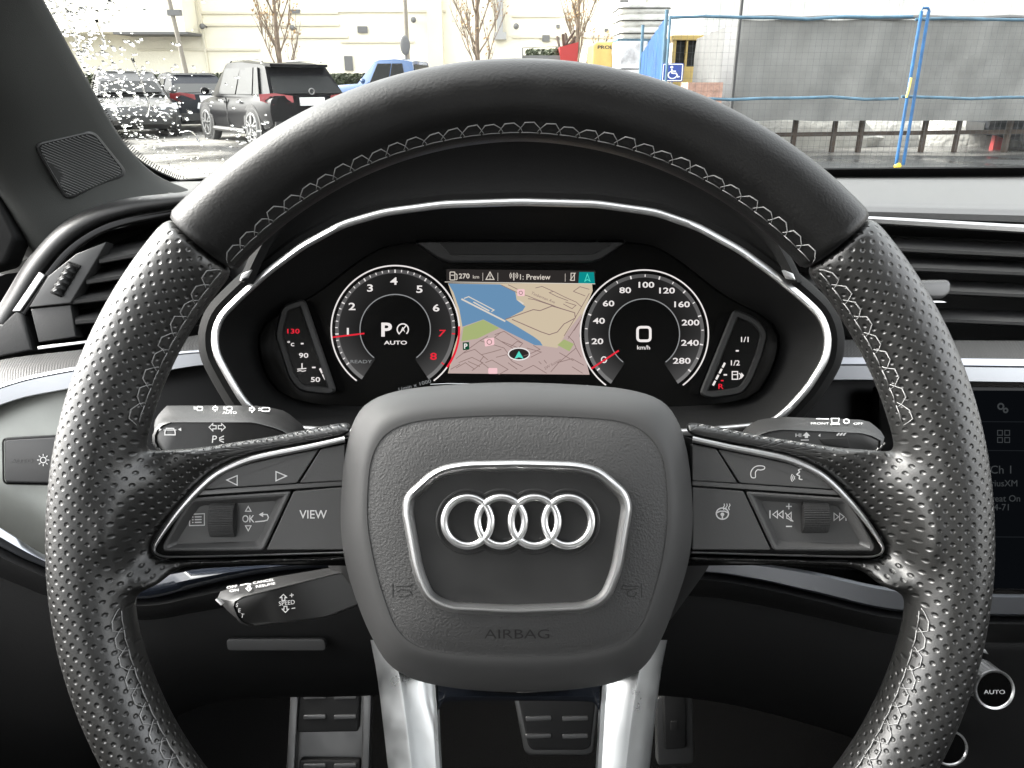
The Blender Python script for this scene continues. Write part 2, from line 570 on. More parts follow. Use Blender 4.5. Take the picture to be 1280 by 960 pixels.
pad = mb.build('horn_pad', M['pad_grain'], wheel, ang=60)

def pad_d(px, py):
    # depth of the pad surface under a pixel
    v = Vector((px, py))-hc; a = atan2(v.x, -v.y) % (2*pi); r = (B[int(a/(2*pi)*NH) % NH]-hc).length
    t = 1-v.length/r
    T = ((.0005,.28900),(.012,.28865),(.045,.28800),(.1,.28710),(.16,.28620),(.24,.28530),(.34,.28480),(.5,.28440),(.7,.28420),(1,.28410))
    for (a0, d0), (a1, d1) in zip(T, T[1:]):
        if a0 <= t <= a1: return d0+(d1-d0)*(t-a0)/(a1-a0)
    return .28410 if t > .5 else .29150
ink = Ink(lambda x, y: P(x, y, pad_d(x, y)-.00012))
ink.text('AIRBAG', (646, 792.5), 11.5, sx=1.42, bold=-.008)
M['emboss_shade'] = mat('lettering_shade', .010, .6)  # flat marks, the shade of the pressed-in shapes painted as dark colour
ink.build('lettering_shade', M['emboss_shade'], pad)
ink = Ink(lambda x, y: P(x, y, pad_d(x, y)-.00012))
ink.line([(491,729),(491,747)], 1.2); ink.line([(495,733),(512,733),(516,730)], 1.2); ink.line([(496,740),(501,737),(512,738),(514,742),(508,746),(498,746)], 1.2)
ink.build('horn_symbol', M['emboss_shade'], pad)
ink = Ink(lambda x, y: P(x, y, pad_d(x, y)-.00012))
ink.line([(802,729),(802,747)], 1.2); ink.line([(798,733),(785,733),(779,731),(777,736),(784,737),(797,736)], 1.2); ink.line([(790,737),(784,740),(785,745),(793,746),(796,740)], 1.2)
ink.build('horn_symbol', M['emboss_shade'], pad)

rg = random.Random(21)
ds = Ink(lambda x, y: P(x, y, pad_d(x, y)-.0002))
for _ in range(75):
    x, y = rg.uniform(470,820), rg.uniform(530,815)
    if 505 < x < 790 and 575 < y < 768: continue
    a = rg.uniform(0, pi); l_ = rg.choice((.35,.4,.5,1.1))
    ds.line([(x,y),(x+cos(a)*l_*1.6,y+sin(a)*l_*1.6)], .45)
ds = ds.build('dust', mat('pale_dust', .16, .9), pad); ds['kind'] = 'stuff'
# --- emblem shield
F_px = [(579,583),(650,581.5),(720,583.5),(748,590),(779,618),(784,634),(771,712),(757,747),(733,759.5),(645,763.5),(562,759.5),(536,747),(522,714),(509,640),(511,622),(546,590)]
Fr = rnd(F_px, 16, 6)
ic = Vector((646, 668))
mb = MB(); mb.plate(px3([p.lerp(ic, .0) for p in Fr], .28400), .006)
M['plate'] = mat('matt_emblem_plate', .022, .42, var=(70, .15), rvar=(40,.08))
plate = mb.build('emblem_plate', M['plate'], wheel)
fr = []
for off, d in ((-7,.28550),(-6.6,.28280),(-5,.28140),(-1.5,.28060),(1.5,.28080),(4,.28220),(7.5,.28380),(8,.28500)):
    q = inset3([Vector((p.x, -p.y, 0)) for p in Fr], off, Vector((0,0,1)))
    fr.append(px3([(p.x, -p.y) for p in q], d))
mb = MB(); mb.loft(fr, cap=False)
mb.build('emblem_frame', M['chrome'], wheel, ang=50)
# four rings, woven, and the shallow moulding that follows them
emb = MB()
for i in range(4):
    cx = 584.6+41.8*i; cy = 652
    pts = []
    for k_ in range(72):
        a = 2*pi*k_/72
        lift = 0
        pts.append(P(cx+29.3*cos(a), cy-29.3*sin(a)*1.03, .28235 + (.00035*cos(2*a+ .6))*(1 if i % 2 else -1)))
    emb.tube(pts, .00142, 12, closed=True, up=(0,0,1), flat=.9)
emb.build('ring_emblem', M['bright'], wheel, ang=80)
mb = MB()
outl = []
def emblem_outline(r):
    pts = []
    half = 41.8/2; lim = math.asin(min(1, half/r))
    for i in range(4):
        cx = 584.6+41.8*i
        a0, a1 = (pi if i == 0 else pi/2+lim), (0 if i == 3 else pi/2-lim)
        for q in range(15): a = a0+(a1-a0)*q/14; pts.append((cx+r*cos(a), 652-r*1.03*sin(a)))
    for i in (3, 2, 1, 0):
        cx = 584.6+41.8*i
        a0, a1 = (0 if i == 3 else -pi/2+lim), (-pi if i == 0 else -pi/2-lim)
        for q in range(15): a = a0+(a1-a0)*q/14; pts.append((cx+r*cos(a), 652-r*1.03*sin(a)))
    return pts
rr_ = [px3(emblem_outline(r), d) for r, d in ((40.5,.28405),(40,.28372),(38.6,.28350),(37.2,.28372),(36,.28396))]
mb.loft(rr_, cap=False)
mb.build('emblem_moulding', M['plate'], wheel, ang=60)

# --- button pads
def mirror(pts): return [(1296.5-x, y) for x, y in pts]
CH = [(431,549),(383,559.5),(342,567.5),(310,575),(285.5,585),(268,595),(249,611.5),(228,634),(212,654),(196.5,677),(193,688),(201,694.5),(222,696),(300,694.5),(431,690.5)]
def chrome_trim(side, parent):
    pts = CH if side < 0 else [(x, y) for x, y in mirror(CH)]
    c = crv(pts, False, 6)
    n = len(c); rings = []
    for i, p in enumerate(c):
        t = (c[min(i+1, n-1)]-c[max(i-1, 0)]).normalized(); nn = Vector((-t.y, t.x))
        f = i/(n-1)
        w = 3.9 if f < .55 else 3.9-2.7*min(1, (f-.55)/.22)
        w += .6*(1-abs(f-.3)/.3) if f < .6 else 0
        prof = [(-w,.30600),(-w,.30270),(-w*.6,.30190),(0,.30160),(w*.6,.30200),(w,.30290),(w,.30600)]
        rings.append([P(p.x+nn.x*o, p.y+nn.y*o, d) for o, d in prof])
    mb = MB(); mb.loft(rings, closed_ring=False, cap=False)
    mb.build('chrome_trim', M['chrome'], parent, ang=70)
def btn(name, pts, r=3, d=.30310, parent=None, bev=.0004):
    o = px3(rnd(pts, r, 4), d)
    mb = MB(); mb.plate(o, .004, bev)
    return mb.build(name, M['button'], parent, smooth=False)
def scroller(cx, cy, hw, hh, parent):
    c = P(cx, cy, .30600); n = 176; R0 = hh*.30600/FOC*1.25
    rings = []
    for x, k_ in ((-hw-.2,.9),(-hw,.975),(-hw+1.2,1),(hw-1.2,1),(hw,.975),(hw+.2,.9)):
        xx = x*.30600/FOC
        rings.append([c + Vector((xx, cos(2*pi*j/n)*R0*k_*(1 if j % 4 < 2 else .965), sin(2*pi*j/n)*R0*k_*(1 if j % 4 < 2 else .965)*.55)) for j in range(n)])
    mb = MB(); mb.loft(rings)
    mb.build('scroll_wheel', M['soft'], parent, ang=25)
    mb = MB(); mb.plate(px3(rnd([(cx-hw-3,cy-hh-2),(cx+hw+3,cy-hh-2),(cx+hw+3,cy+hh+2),(cx-hw-3,cy+hh+2)], 5), .30605), .001)
    mb.build('scroll_slot', M['groove'], parent)
def rocker(pts, inner, parent):
    """button with a sunken finger well"""
    o = rnd(pts, 4, 4); q = rnd(inner, 6, 4)
    O = px3(o, .30310)
    # resample the inner outline by nearest parameter
    n = len(o); qi = q if len(q) == n else [q[int(i*len(q)/n)] for i in range(n)]
    Ob = [p - Vector((0,0,.004)) for p in O]
    Of = inset3(O, .0006, Vector((0,0,1)))
    Of = [p+Vector((0,0,.0004)) for p in Of]
    W = px3(qi, .30590); Wt = [a.lerp(b, .28) for a, b in zip(Of, W)]
    Wt = [Vector((p.x, p.y, -.30290)) for p in Wt]
    mb = MB(); mb.loft([Ob, O, Of, Wt, [a.lerp(b, .6) for a, b in zip(Wt, W)], W], capa=True, capb=True)
    return mb.build('rocker_button', M['button'], parent, ang=15)
def pad_base(side, parent):
    pts = [(x, y) for x, y in CH] if side < 0 else mirror(CH)
    c = crv(pts, False, 4)
    mb = MB(); mb.plate(px3(c, .30680), .016)
    mb.build('button_surround', M['groove'], parent)
    bar = [(243,613),(262,612.5),(431,601),(431,607),(262,618.5),(239,620)]
    if side > 0: bar = mirror(bar)
    mb = MB(); mb.plate(px3(bar, .30330), .002, .0003)
    mb.build('divider_bar', M['alu_dark'], parent, ang=30)
M['alu_dark'] = mat('grey_metal_paint', .12, .42, metal=.6)
for side in (-1, 1):
    f = (lambda p: p) if side < 0 else mirror
    rng_ = 'left' if side < 0 else 'right'
    bp_ = MB().plate(px3(f([(300,600),(400,600),(400,680),(300,680)]), .30750), .003).build('button_pad', M['groove'], wheel)
    bp_['label'] = 'menu and view button pad' if side < 0 else 'phone and volume button pad'
    pad_base(side, bp_); chrome_trim(side, bp_)
    up1 = [(253,612),(257,606),(266,599),(283,589.5),(310,580),(346,572),(398.5,561.8),(371,604)]
    up2 = [(401,561.3),(431,555.5),(431,600.8),(374.5,604)]
    lo1 = [(239,622.6),(364,614.5),(329.5,687.5),(205,689),(203,682),(222,648)]
    lo2 = [(367,614.3),(431,609),(431,687),(333,687.5)]
    inn = [(250,632),(346,626),(322,676),(222,680),(222,676),(238,650)]
    b1 = btn('button', f(up1), 2.5, parent=bp_); b2 = btn('button', f(up2), 2, parent=bp_)
    b3 = rocker(f(lo1), f(inn), bp_); b4 = btn('button', f(lo2), 2, parent=bp_)
    if side < 0:
        scroller(279.5, 649.5, 15.5, 17.5, bp_)
        i = Ink(lambda x, y: P(x, y, .30295))
        i.line([(283.5,600),(296.5,594.5),(296.5,606.5)], 1.3, closed=True)
        i.line([(358,595),(345,589.5),(345,601)], 1.3, closed=True)
        i.build('printed_icon', M['icon'], b1)
        i = Ink(lambda x, y: P(x, y, .30575))
        i.line([(237,643),(255.5,642),(255.5,656.5),(237,657)], 1.3, closed=True)
        for q in range(3):
            i.disc((241, 646.3+q*3.4), .9, 8); i.line([(243.5,646.2+q*3.4),(252,646+q*3.4)], 1.5)
        i.text('OK', (310.5, 648.5), 9.2, sx=.82, bold=.012)
        i.line([(310.3,633),(306.8,639),(313.8,639)], 1.1, closed=True); i.line([(310.3,663.5),(306.8,657.2),(313.8,657.2)], 1.1, closed=True)
        i.line([(319,652.3),(330,651.3),(334.5,650),(335.5,646.5),(334,643.2),(328,643)], 1.4); i.fill([(323.5,643.2),(329,640),(329,646.4)])
        i.build('printed_icon', M['icon'], b3)
        i = Ink(lambda x, y: P(x, y, .30295)); i.text('VIEW', (391.5, 643), 10.5, sx=.95, bold=.006)
        i.build('printed_icon', M['icon'], b4)
    else:
        scroller(1017.5, 645, 16, 17, bp_)
        i = Ink(lambda x, y: P(x, y, .30295))
        ph = crv([(938.5,594),(939,589),(943,584),(948.5,582.2),(955,583),(955.5,586),(951,587.5),(947,587.2),(944.5,590),(944.3,593.5),(944,597),(940,597)], True, 3)
        i.line(ph, 1.1, closed=True)
        i.line(crv([(1003,585.5),(998,587.5),(999.5,590),(996,593),(999.5,595),(999,598.5),(1003,599.5)], False, 3), 1.4)
        for q in range(3): i.arc((996, 597.3), 3+q*2.1, 140, 220, 1.0, 6)
        i.build('printed_icon', M['icon'], b1)
        i = Ink(lambda x, y: P(x, y, .30575))
        for x0 in (966, 973): i.line([(x0,643),(x0+5.8,638.5),(x0+5.8,647.5)], 1.1, closed=True)
        i.line([(962.5,638),(962.5,648)], 1.3)
        for x0 in (1042.5, 1049.5): i.line([(x0+5.8,646),(x0,641.5),(x0,650.5)], 1.1, closed=True)
        i.line([(1057.5,641),(1057.5,651)], 1.3)
        i.line([(982.5,633),(989.7,633)], 1.3); i.line([(986.1,629.4),(986.1,636.6)], 1.3); i.line([(982.5,658),(990,658)], 1.4)
        i.line([(983.5,644),(985.5,643.7),(989,640.5),(989,651),(985.5,648.5),(983.5,648)], 1.1, closed=True)
        i.line([(981.5,641),(991.5,652)], 1.2)
        i.build('printed_icon', M['icon'], b3)
        i = Ink(lambda x, y: P(x, y, .30295))
        i.ring((903, 642), 7.6, 1.6, 30, ry=7)
        i.line([(896,641),(900,639),(906,639),(910,641)], 1.5); i.disc((903,643), 2.4, 12); i.line([(903,643),(903,648)], 1.7)
        for q in range(3): i.line(crv([(905+q*3.4,637.5),(904+q*3.4,634.5),(905.6+q*3.4,632),(905+q*3.4,629.5)], False, 3), 1.1)
        i.build('printed_icon', M['icon'], b4)

# --- lower silver spokes and the bridge under the airbag
M['spoke'] = mat('satin_silver_spoke', (.74,.76,.77), .32, metal=1.0, rvar=(90,.05))
def lower(side):
    S = [(800,463,488,520,540),(830,469,496,534,546),(853,472.5,501,538,546.5),(880,476,505,542,549),(920,480.5,510,545,550.5),(960,485,514.5,548,552.5),(1000,490,519,550,554),(1060,498,526,553,556),(1140,508,534,556,558)]
    rings = []
    for (y, xo, xr, xm, xi) in S:
        if side > 0: xo, xr, xm, xi = [1297-x for x in (xo, xr, xm, xi)]
        dz = (y-850)*-.00003
        rings.append([P(xo,y,.342), P(xo,y,.31870+dz), P(xo+(xr-xo)*.08,y,.31750+dz), P(xo+(xr-xo)*.9,y,.31100+dz), P(xr,y,.31070+dz), P(xr+(xi-xr)*.10,y,.31210+dz), P(xr+(xi-xr)*.45,y,.31750+dz),
                      P(xr+(xi-xr)*.8,y,.32000+dz), P(xr+(xi-xr)*.93,y,.32000+dz), P(xi,y,.32150+dz), P(xi,y,.345)])
    mb = MB(); mb.loft(rings)
    mb.build('lower_spoke', M['spoke'], wheel, ang=28)
lower(-1); lower(1)
top = [(547,856),(590,862),(645,866),(705,862),(750,856)]
bot = [(548,892),(552,881),(566,877),(645,876),(731,877),(745,881),(749,892)]
mb = MB()
c1 = crv(top, False, 8); c2 = crv(bot, False, 8)[:]
n = min(len(c1), 33); c1 = [c1[int(i*(len(c1)-1)/(n-1))] for i in range(n)]; c2 = [c2[int(i*(len(c2)-1)/(n-1))] for i in range(n)]
rings = []
for a, b in zip(c1, c2):
    rings.append([P(a.x,a.y,.335), P(a.x,a.y,.31950), P(*(a*.5+b*.5)[:2],.31700), P(*(a*.15+b*.85)[:2],.31900), P(b.x,b.y,.32150), P(b.x,b.y,.345)])
mb.loft(rings, closed_ring=False, cap=False)
M['bluegloss'] = mat('dark_blue_gloss', (.014,.017,.024), .12, coat=.6)  # also the painted shade on part of the lower metal strip
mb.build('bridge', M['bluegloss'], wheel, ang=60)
# underside panel of each side spoke
for side in (-1, 1):
    f = (lambda p: p) if side < 0 else mirror
    mb = MB(); mb.plate(px3(f([(205,700),(437,697),(437,708),(330,707),(225,713)]), .30750), .01, .001)
    mb.build('spoke_underside', M['gloss'], wheel)
# ============================================================ INSTRUMENT CLUSTER
DC = .470                                    # display plane
cl = thing('instrument_cluster', 'hooded instrument cluster behind the wheel with two round gauges, map display and chrome surround', 'instrument cluster', P(650, 400, DC))
BZ = [(650,253),(745,255.5),(820,266),(872,284),(925,313),(965,342),(1005,375),(1026,395),(1035,420),(1032,448),(1010,484),(982,515),(960,531),(860,540),(650,541),
      (440,540),(345,534),(322,520),(304,500),(286,470),(270,440),(269,415),(277,395),(302,370),(335,340),(378,308),(428,281),(480,266),(555,256)]
bz = rnd([(x, y) for x, y in BZ], 12, 3)
def off2(pts, o):
    q = inset3([Vector((p[0], -p[1], 0)) for p in pts], o, Vector((0,0,1)))
    return [(p.x, -p.y) for p in q]
DB = .425                                    # chrome surround
mb = MB()
mb.loft([px3(off2(bz, o), d) for o, d in ((-5.5,.436),(-5.5,.4262),(-4,.4248),(0,.4240),(3.4,.4250),(4.4,.4268),(4.4,.432))], cap=False)
mb.build('chrome_surround', M['chrome'], cl, ang=60)
# funnel: from the surround in to the display
inner = [(650,300),(790,303),(838,318),(905,368),(962,400),(975,430),(960,475),(930,500),(840,508),(650,509),
         (455,508),(370,500),(335,475),(322,430),(335,400),(392,368),(460,318),(512,303)]
def resample(pts, n, c):
    return polar(pts, n, c)
N = 140; c0 = (650, 405)
o1 = resample(off2(bz, 3), N, c0); i1 = resample(inner, N, c0)
M['funnel'] = mat('cluster_funnel', .0055, .72, spec=.2, bump=(900,.00012))
mb = MB(); mb.loft([px3(o1, .4275)] + [px3([a.lerp(b, t) for a, b in zip(o1, i1)], .4275+.040*(t**.8)) for t in (.08,.2,.4,.6,.8,1)], cap=False)
mb.build('funnel', M['funnel'], cl, ang=60)
mb = MB(); mb.plate(px3([v for v in i1], DC), .012)
scr = mb.build('display', M['glassblack'], cl)
# housing behind and hood above
M['hood'] = mat('hood_plastic', .0045, .75, spec=.15, bump=(900,.00015))
hz = [px3(off2(bz, -4), .431), px3(off2(bz, -13), .430), px3(off2(bz, -20), .437), px3(off2(bz, -22), .47), px3(off2(bz, -20), .60)]
mb = MB(); mb.loft(hz, cap=False, capb=True)
mb.build('housing', M['hood'], cl, ang=50)
# binnacle hood: an arch above, with a lip
H0 = [(300,352),(325,300),(365,246),(430,196),(520,168),(650,158),(780,168),(870,196),(935,246),(975,300),(1002,352)]
h = crv([(x, y) for x, y in H0], False, 6)
c_ = Vector((650, 420)); bzp = [Vector(p) for p in off2(bz, -3)]
def edge_on(p):
    d = (Vector(p[:2])-c_).normalized(); best = 0
    for i in range(len(bzp)):
        p1, q1 = bzp[i-1]-c_, bzp[i]-c_; e = q1-p1; den = d.x*e.y-d.y*e.x
        if abs(den) < 1e-9: continue
        t = (p1.x*e.y-p1.y*e.x)/den; u = (p1.x*d.y-p1.y*d.x)/den
        if t > 0 and 0 <= u <= 1: best = max(best, t)
    return c_ + d*best
inn_h = [edge_on(p) for p in h]
rr_ = [px3([v for v in inn_h], .4300)]
for k_, d in ((.12,.4325),(.35,.4335),(.6,.431)):
    rr_.append(px3([a.lerp(Vector(p[:2]), k_) for a, p in zip(inn_h, h)], d))
for k_, d in ((.955,.424),(.985,.4205),(1.0,.424),(1.006,.44),(1.0,.56),(.965,.78)):
    rr_.append([P(*(c_+(Vector(p[:2])-c_)*k_)[:2], d) for p in h])
mb = MB(); mb.loft(rr_, closed_ring=False, cap=False)
mb.build('hood', M['hood'], cl, ang=60)
# little chrome feet where the hood meets the surround
for x0, s in ((300, 1), (994, -1)):
    mb = MB(); mb.plate(px3([(x0+2*s,342),(x0+14*s,337),(x0+9*s,347),(x0-1*s,350)], .4195), .004, .0008)
    mb.build('hood_foot', M['chrome'], cl)
# light sensor strip over the display
so = [(517,301),(784,301),(752,323),(738,327),(562,327),(548,322)]
mb = MB(); mb.plate(px3(rnd(so, 3), .4625), .006, .0012)
sp = mb.build('upper_shade', mat('shade_plastic', .012, .5), cl)
mb = MB(); mb.plate(px3(rnd([(548,303),(768,303),(741,318),(563,318)], 3), .4612), .002)
mb.build('shade_window', mat('shade_window', .018, .35), sp)

# ---- display colours
D = {n: lit('display_'+n, c) for n, c in dict(white='#f2ecea', grey='#8d8f90', dim='#5f6060', red='#ea2a3c', water='#6890b4', land='#cfbfa6', city='#bfaaa6', green='#a7b378',
     road='#8d7672', teal='#0b8b8b', tealf='#57e0cc', bar='#2e2b2a', darkgreen='#0d4a33', pinkish='#f4c7cc', black='#060606', pale='#dcd3c8').items()}
# graded dial face: brighter low down, as the display draws it
def dial_mat():
    m = bpy.data.materials.new('dial_face'); m.use_nodes = True
    k = NT(m)
    k.b.inputs['Base Color'].default_value = (0,0,0,1); k.b.inputs['Specular IOR Level'].default_value = 0
    at = k.new('ShaderNodeAttribute'); at.attribute_name = 'glow'
    k.link(at.outputs['Fac'], k.b.inputs['Emission Strength'])
    k.b.inputs['Emission Color'].default_value = (1,.985,.98,1)
    return m
DIAL = dial_mat()
L = [0]
def lay(n): return lambda x, y: P(x, y, DC-.0003-.00018*n)
def dial(name, cx, cy, Rr):
    # face
    vs = []; fs = []; gl = []
    a0, a1 = -56, 236
    n = 96
    rads = [44, 46, 52, 60, 66, 70.5, 70.6, 75]
    for i in range(n+1):
        a = a0+(a1-a0)*i/n
        for r in rads:
            vs.append(P(cx+r*cos(RAD(a)), cy-r*sin(RAD(a)), DC-.0003))
            low = max(0, -sin(RAD(a)))*.9 + .28*abs(cos(RAD(a)))
            g = (.012 + .075*low*((r-40)/35) )
            if r > 70.55: g = .09 + .12*max(0, low)
            gl.append(g/2**EXPOSURE)
    m_ = len(rads)
    for i in range(n):
        for j in range(m_-1): fs.append((i*m_+j, i*m_+j+1, (i+1)*m_+j+1, (i+1)*m_+j))
    me = bpy.data.meshes.new('dial_face'); me.from_pydata([v-ORG[scr] for v in vs], [], fs)
    at = me.attributes.new('glow', 'FLOAT', 'POINT'); at.data.foreach_set('value', gl)
    o = bpy.data.objects.new(name, me); COL.objects.link(o); o.parent = scr; ORG[o] = ORG[scr]; me.materials.append(DIAL)
    return o
# thing > display > dials and map (graphics of one gauge share a mesh per colour)
tach = dial('rev_counter', 494, 412, 80)
spd = dial('speedometer', 805.5, 417.5, 80.5)
w = Ink(lay(3)); g = Ink(lay(2)); r_ = Ink(lay(5)); bk = Ink(lay(1))
for cx, cy in ((494,412),(805.5,417.5)):
    g1_ = Ink(lay(2)); g1_.arc((cx,cy), 44, -53, 233, 1.3, 60); g1_.build('dial_ring', D['grey'], tach if cx < 600 else spd)
    w1_ = Ink(lay(3)); w1_.arc((cx,cy), 80, -53, 233, 1.7, 90); w1_.build('dial_rim', D['white'], tach if cx < 600 else spd)
# tach ticks and numbers
for i in range(0, 43):
    a = 222 - i*6.28
    if a < -42: break
    if i < 1: continue
    big = (i-6) % 5 == 0
    c_, s_ = cos(RAD(a)), sin(RAD(a))
    tgt = w
    if a < 0: 
        if not big: continue
        tgt = r_
    tgt.line([(494+c_*(71 if big else 72), 412-s_*(71 if big else 72)), (494+c_*75, 412-s_*75)], 1.6 if big else 1.2)
for t, x, y in (('1',434.8,414.5),('2',440,383),('3',462.5,360),('4',492.3,351.3),('5',524.3,361.5),('6',545.2,384.8)):
    w.text(t, (x, y), 9.2, sx=1.45, bold=.018)
r_.text('7', (553, 416.6), 8.5, sx=1.5, bold=.01, shear=.15); r_.text('8', (541.8, 445.4), 9, sx=1.45, bold=.02)
ra_ = Ink(lay(5)); ra_.arc((494,412), 80, -36, 3, 2.6, 30); ra_.build('red_zone', D['red'], tach)
nd_ = Ink(lay(5)); nd_.line([(415.5,421.6),(455.5,416.8)], 2.0); nd_.build('needle', D['red'], tach)
w.text('P', (483.3, 412), 17.5, sx=1.15, bold=.03)
w.arc((503.5,411.8), 7.0, -50, 225, 1.5, 24); w.line([(508.5,405.8),(498.5,417.8)], 1.3); w.text('A', (503.4,412), 6.2, sx=.95)
w.text('AUTO', (494.3,428.3), 4.9, sx=1.55, bold=.02)
g.text('READY', (451.5,452), 4.0, sx=1.5, rot=0)
g.text('1/min x 1000', (518.5,481.5), 4.4, sx=1.3, rot=15)
w.build('dial_markings', D['white'], tach); 
w = Ink(lay(3))
for x, y, t in ((746.8,426.6,'20'),(748.6,401,'40'),(760.7,379.3,'60'),(781.5,362.8,'80'),(808,356,'100'),(833.8,363.2,'120'),(852.6,380.4,'160'),(863.2,403.2,'200'),(862.5,428.5,'240'),(852.2,451,'280')):
    w.text(t, (x, y), 7.4, sx=1.5, bold=.018)
w.ring((755,449.6), 3.2, 1.4, 16, ry=3.6)
for i in range(0, 19):
    a = 217.5 - i*14.25
    if a < -42: break
    c_, s_ = cos(RAD(a)), sin(RAD(a)); big = i % 2 == 0
    w.line([(805.5+c_*(70.5 if big else 71.5), 417.5-s_*(70.5 if big else 71.5)), (805.5+c_*74.5, 417.5-s_*74.5)], 1.7 if big else 1.2)
w.line(rnd([(796.9,409),(812.9,409),(812.9,426),(796.9,426)], 4.5), 3.2, closed=True)
w.text('km/h', (804.5,434.3), 5.2, sx=1.15, bold=.01)
w.build('dial_markings', D['white'], spd)
g.build('dial_captions', D['grey'], tach)
r_.build('red_markings', D['red'], tach)
r_ = Ink(lay(5)); r_.line([(739,461),(773.5,438.2)], 2.2); r_.build('needle', D['red'], spd)
# map
def mxy(x, y): return (560+x/6, 320+y/6)
mapo = Ink(lay(0)).fill([mxy(*p) for p in ((0,205),(1080,205),(1085,260),(1000,460),(985,600),(1030,760),(1062,890),(0,880),(40,700),(85,560),(60,380))]).build('map_view', D['land'], scr)
Ink(lay(1)).fill([mxy(*p) for p in ((30,780),(110,530),(265,478),(400,545),(650,668),(720,675),(820,690),(900,560),(1000,430),(985,600),(1030,760),(1062,890),(3,880))]).build('city_area', D['city'], mapo)
Ink(lay(2)).fill([mxy(*p) for p in ((2,206),(390,213),(450,240),(505,270),(515,330),(580,378),(560,410),(430,477),(520,530),(640,603),(690,640),(710,672),(650,668),(400,545),(265,476),(108,530),(85,400),(40,270))]).build('water_area', D['water'], mapo)
gi = Ink(lay(3)); gi.fill([mxy(*p) for p in ((116,535),(265,478),(385,540),(220,620),(100,640))]); gi.build('park_area', D['green'], mapo); gi = Ink(lay(3)); gi.fill([mxy(*p) for p in ((870,625),(945,660),(910,715),(820,668))])
gi.build('park_area', D['green'], mapo)
pi_ = Ink(lay(3))
pi_.line([mxy(*p) for p in ((100,322),(430,490))], 2.0); pi_.line([mxy(*p) for p in ((120,318),(155,305),(345,405),(325,418))], 1.2); pi_.line([mxy(*p) for p in ((190,345),(310,412))], 1.6)
pi_.fill([mxy(*p) for p in ((520,330),(540,335),(570,355),(560,365))])
pi_.build('pier', D['pale'], mapo)
ro = Ink(lay(3))
def road(*p, w=.85): ro.line([mxy(*q) for q in p], w)
road((430,475),(640,402),(690,410),(780,375),(950,425),(955,465),(870,510),(820,570),(760,590),(700,570),(480,475),w=1.1)
road((400,218),(510,270),(600,300),(700,340),(800,375)); road((450,215),(560,268)); road((600,320),(640,325),(900,410))
road((655,240),(705,228),(790,265),(880,310),(960,345),(1000,380)); road((790,265),(760,275),(820,305),(900,335)); road((940,265),(990,230),(1060,250)); road((940,265),(1030,300)); road((880,345),(960,370),(930,395),(865,360)); road((1060,280),(950,470),(870,600))
road((1000,470),(900,620)); road((985,500),(945,560)); road((900,600),(940,640),(960,690),(830,800),(770,870)); road((835,725),(940,785)); road((960,690),(1000,760)); road((930,830),(1010,880))
road((350,590),(420,565),(560,655),(530,690),(400,640)); road((300,600),(240,635),(150,700),(60,770)); road((240,635),(420,690),(450,730)); road((250,740),(330,720),(400,700)); road((110,730),(200,700),(300,780))
road((80,800),(180,760),(260,800),(180,860)); road((60,840),(130,800),(200,850)); road((280,800),(330,780),(450,850),(380,890)); road((450,800),(520,850)); road((470,780),(600,740),(690,700),(640,670)); road((590,690),(700,720),(620,760)); road((540,870),(640,820),(740,880)); road((820,800),(930,770),(1020,820)); road((270,750),(240,790),(330,860)); road((360,760),(440,740),(480,790),(560,830)); road((680,790),(700,810)); road((720,780),(740,805))
road((150,790),(240,830)); road((20,850),(90,810)); road((400,570),(350,610),(430,660),(500,700)); road((560,655),(520,640),(470,680))
ro.text('Timberton Ave', mxy(715,312), 3.6, rot=-22, shear=.1); ro.text('SW Sustain', mxy(785,810), 3.6, rot=30, shear=.1)
ro.build('map_roads', D['road'], mapo)
for q in (((272,622),(345,612),(348,665),(278,680)), ((518,250),(575,248),(575,300),(520,300)), ((302,840),(370,840),(370,884),(302,884))):
    mk = Ink(lay(4)).fill(rnd([mxy(*p) for p in q], 1.4)).build('map_marker', D['pinkish'], mapo)
Ink(lay(4)).ring(mxy(532,735), 13.2, 1.4, 30, ry=7.4).build('position_ring', D['white'], mapo)
Ink(lay(5)).ring(mxy(310,645), 3, .9, 14).build('marker_icon', D['road'], mapo); Ink(lay(5)).ring(mxy(546,276), 2.2, .8, 12).build('marker_icon', D['road'], mapo)
Ink(lay(3)).disc(mxy(532,735), 12.4, 30, ry=6.8).build('position_disc', D['bar'], mapo)
Ink(lay(5)).fill([mxy(*p) for p in ((532,712),(568,772),(532,758),(498,772))]).build('position_arrow', D['tealf'], mapo)
pk = Ink(lay(4)); pk.fill([mxy(*p) for p in ((110,648),(158,645),(160,702),(112,706))]); pk.build('parking_marker', D['darkgreen'], mapo)
Ink(lay(6)).text('P', mxy(133,676), 6.5, bold=.03).build('parking_letter', D['white'], mapo)
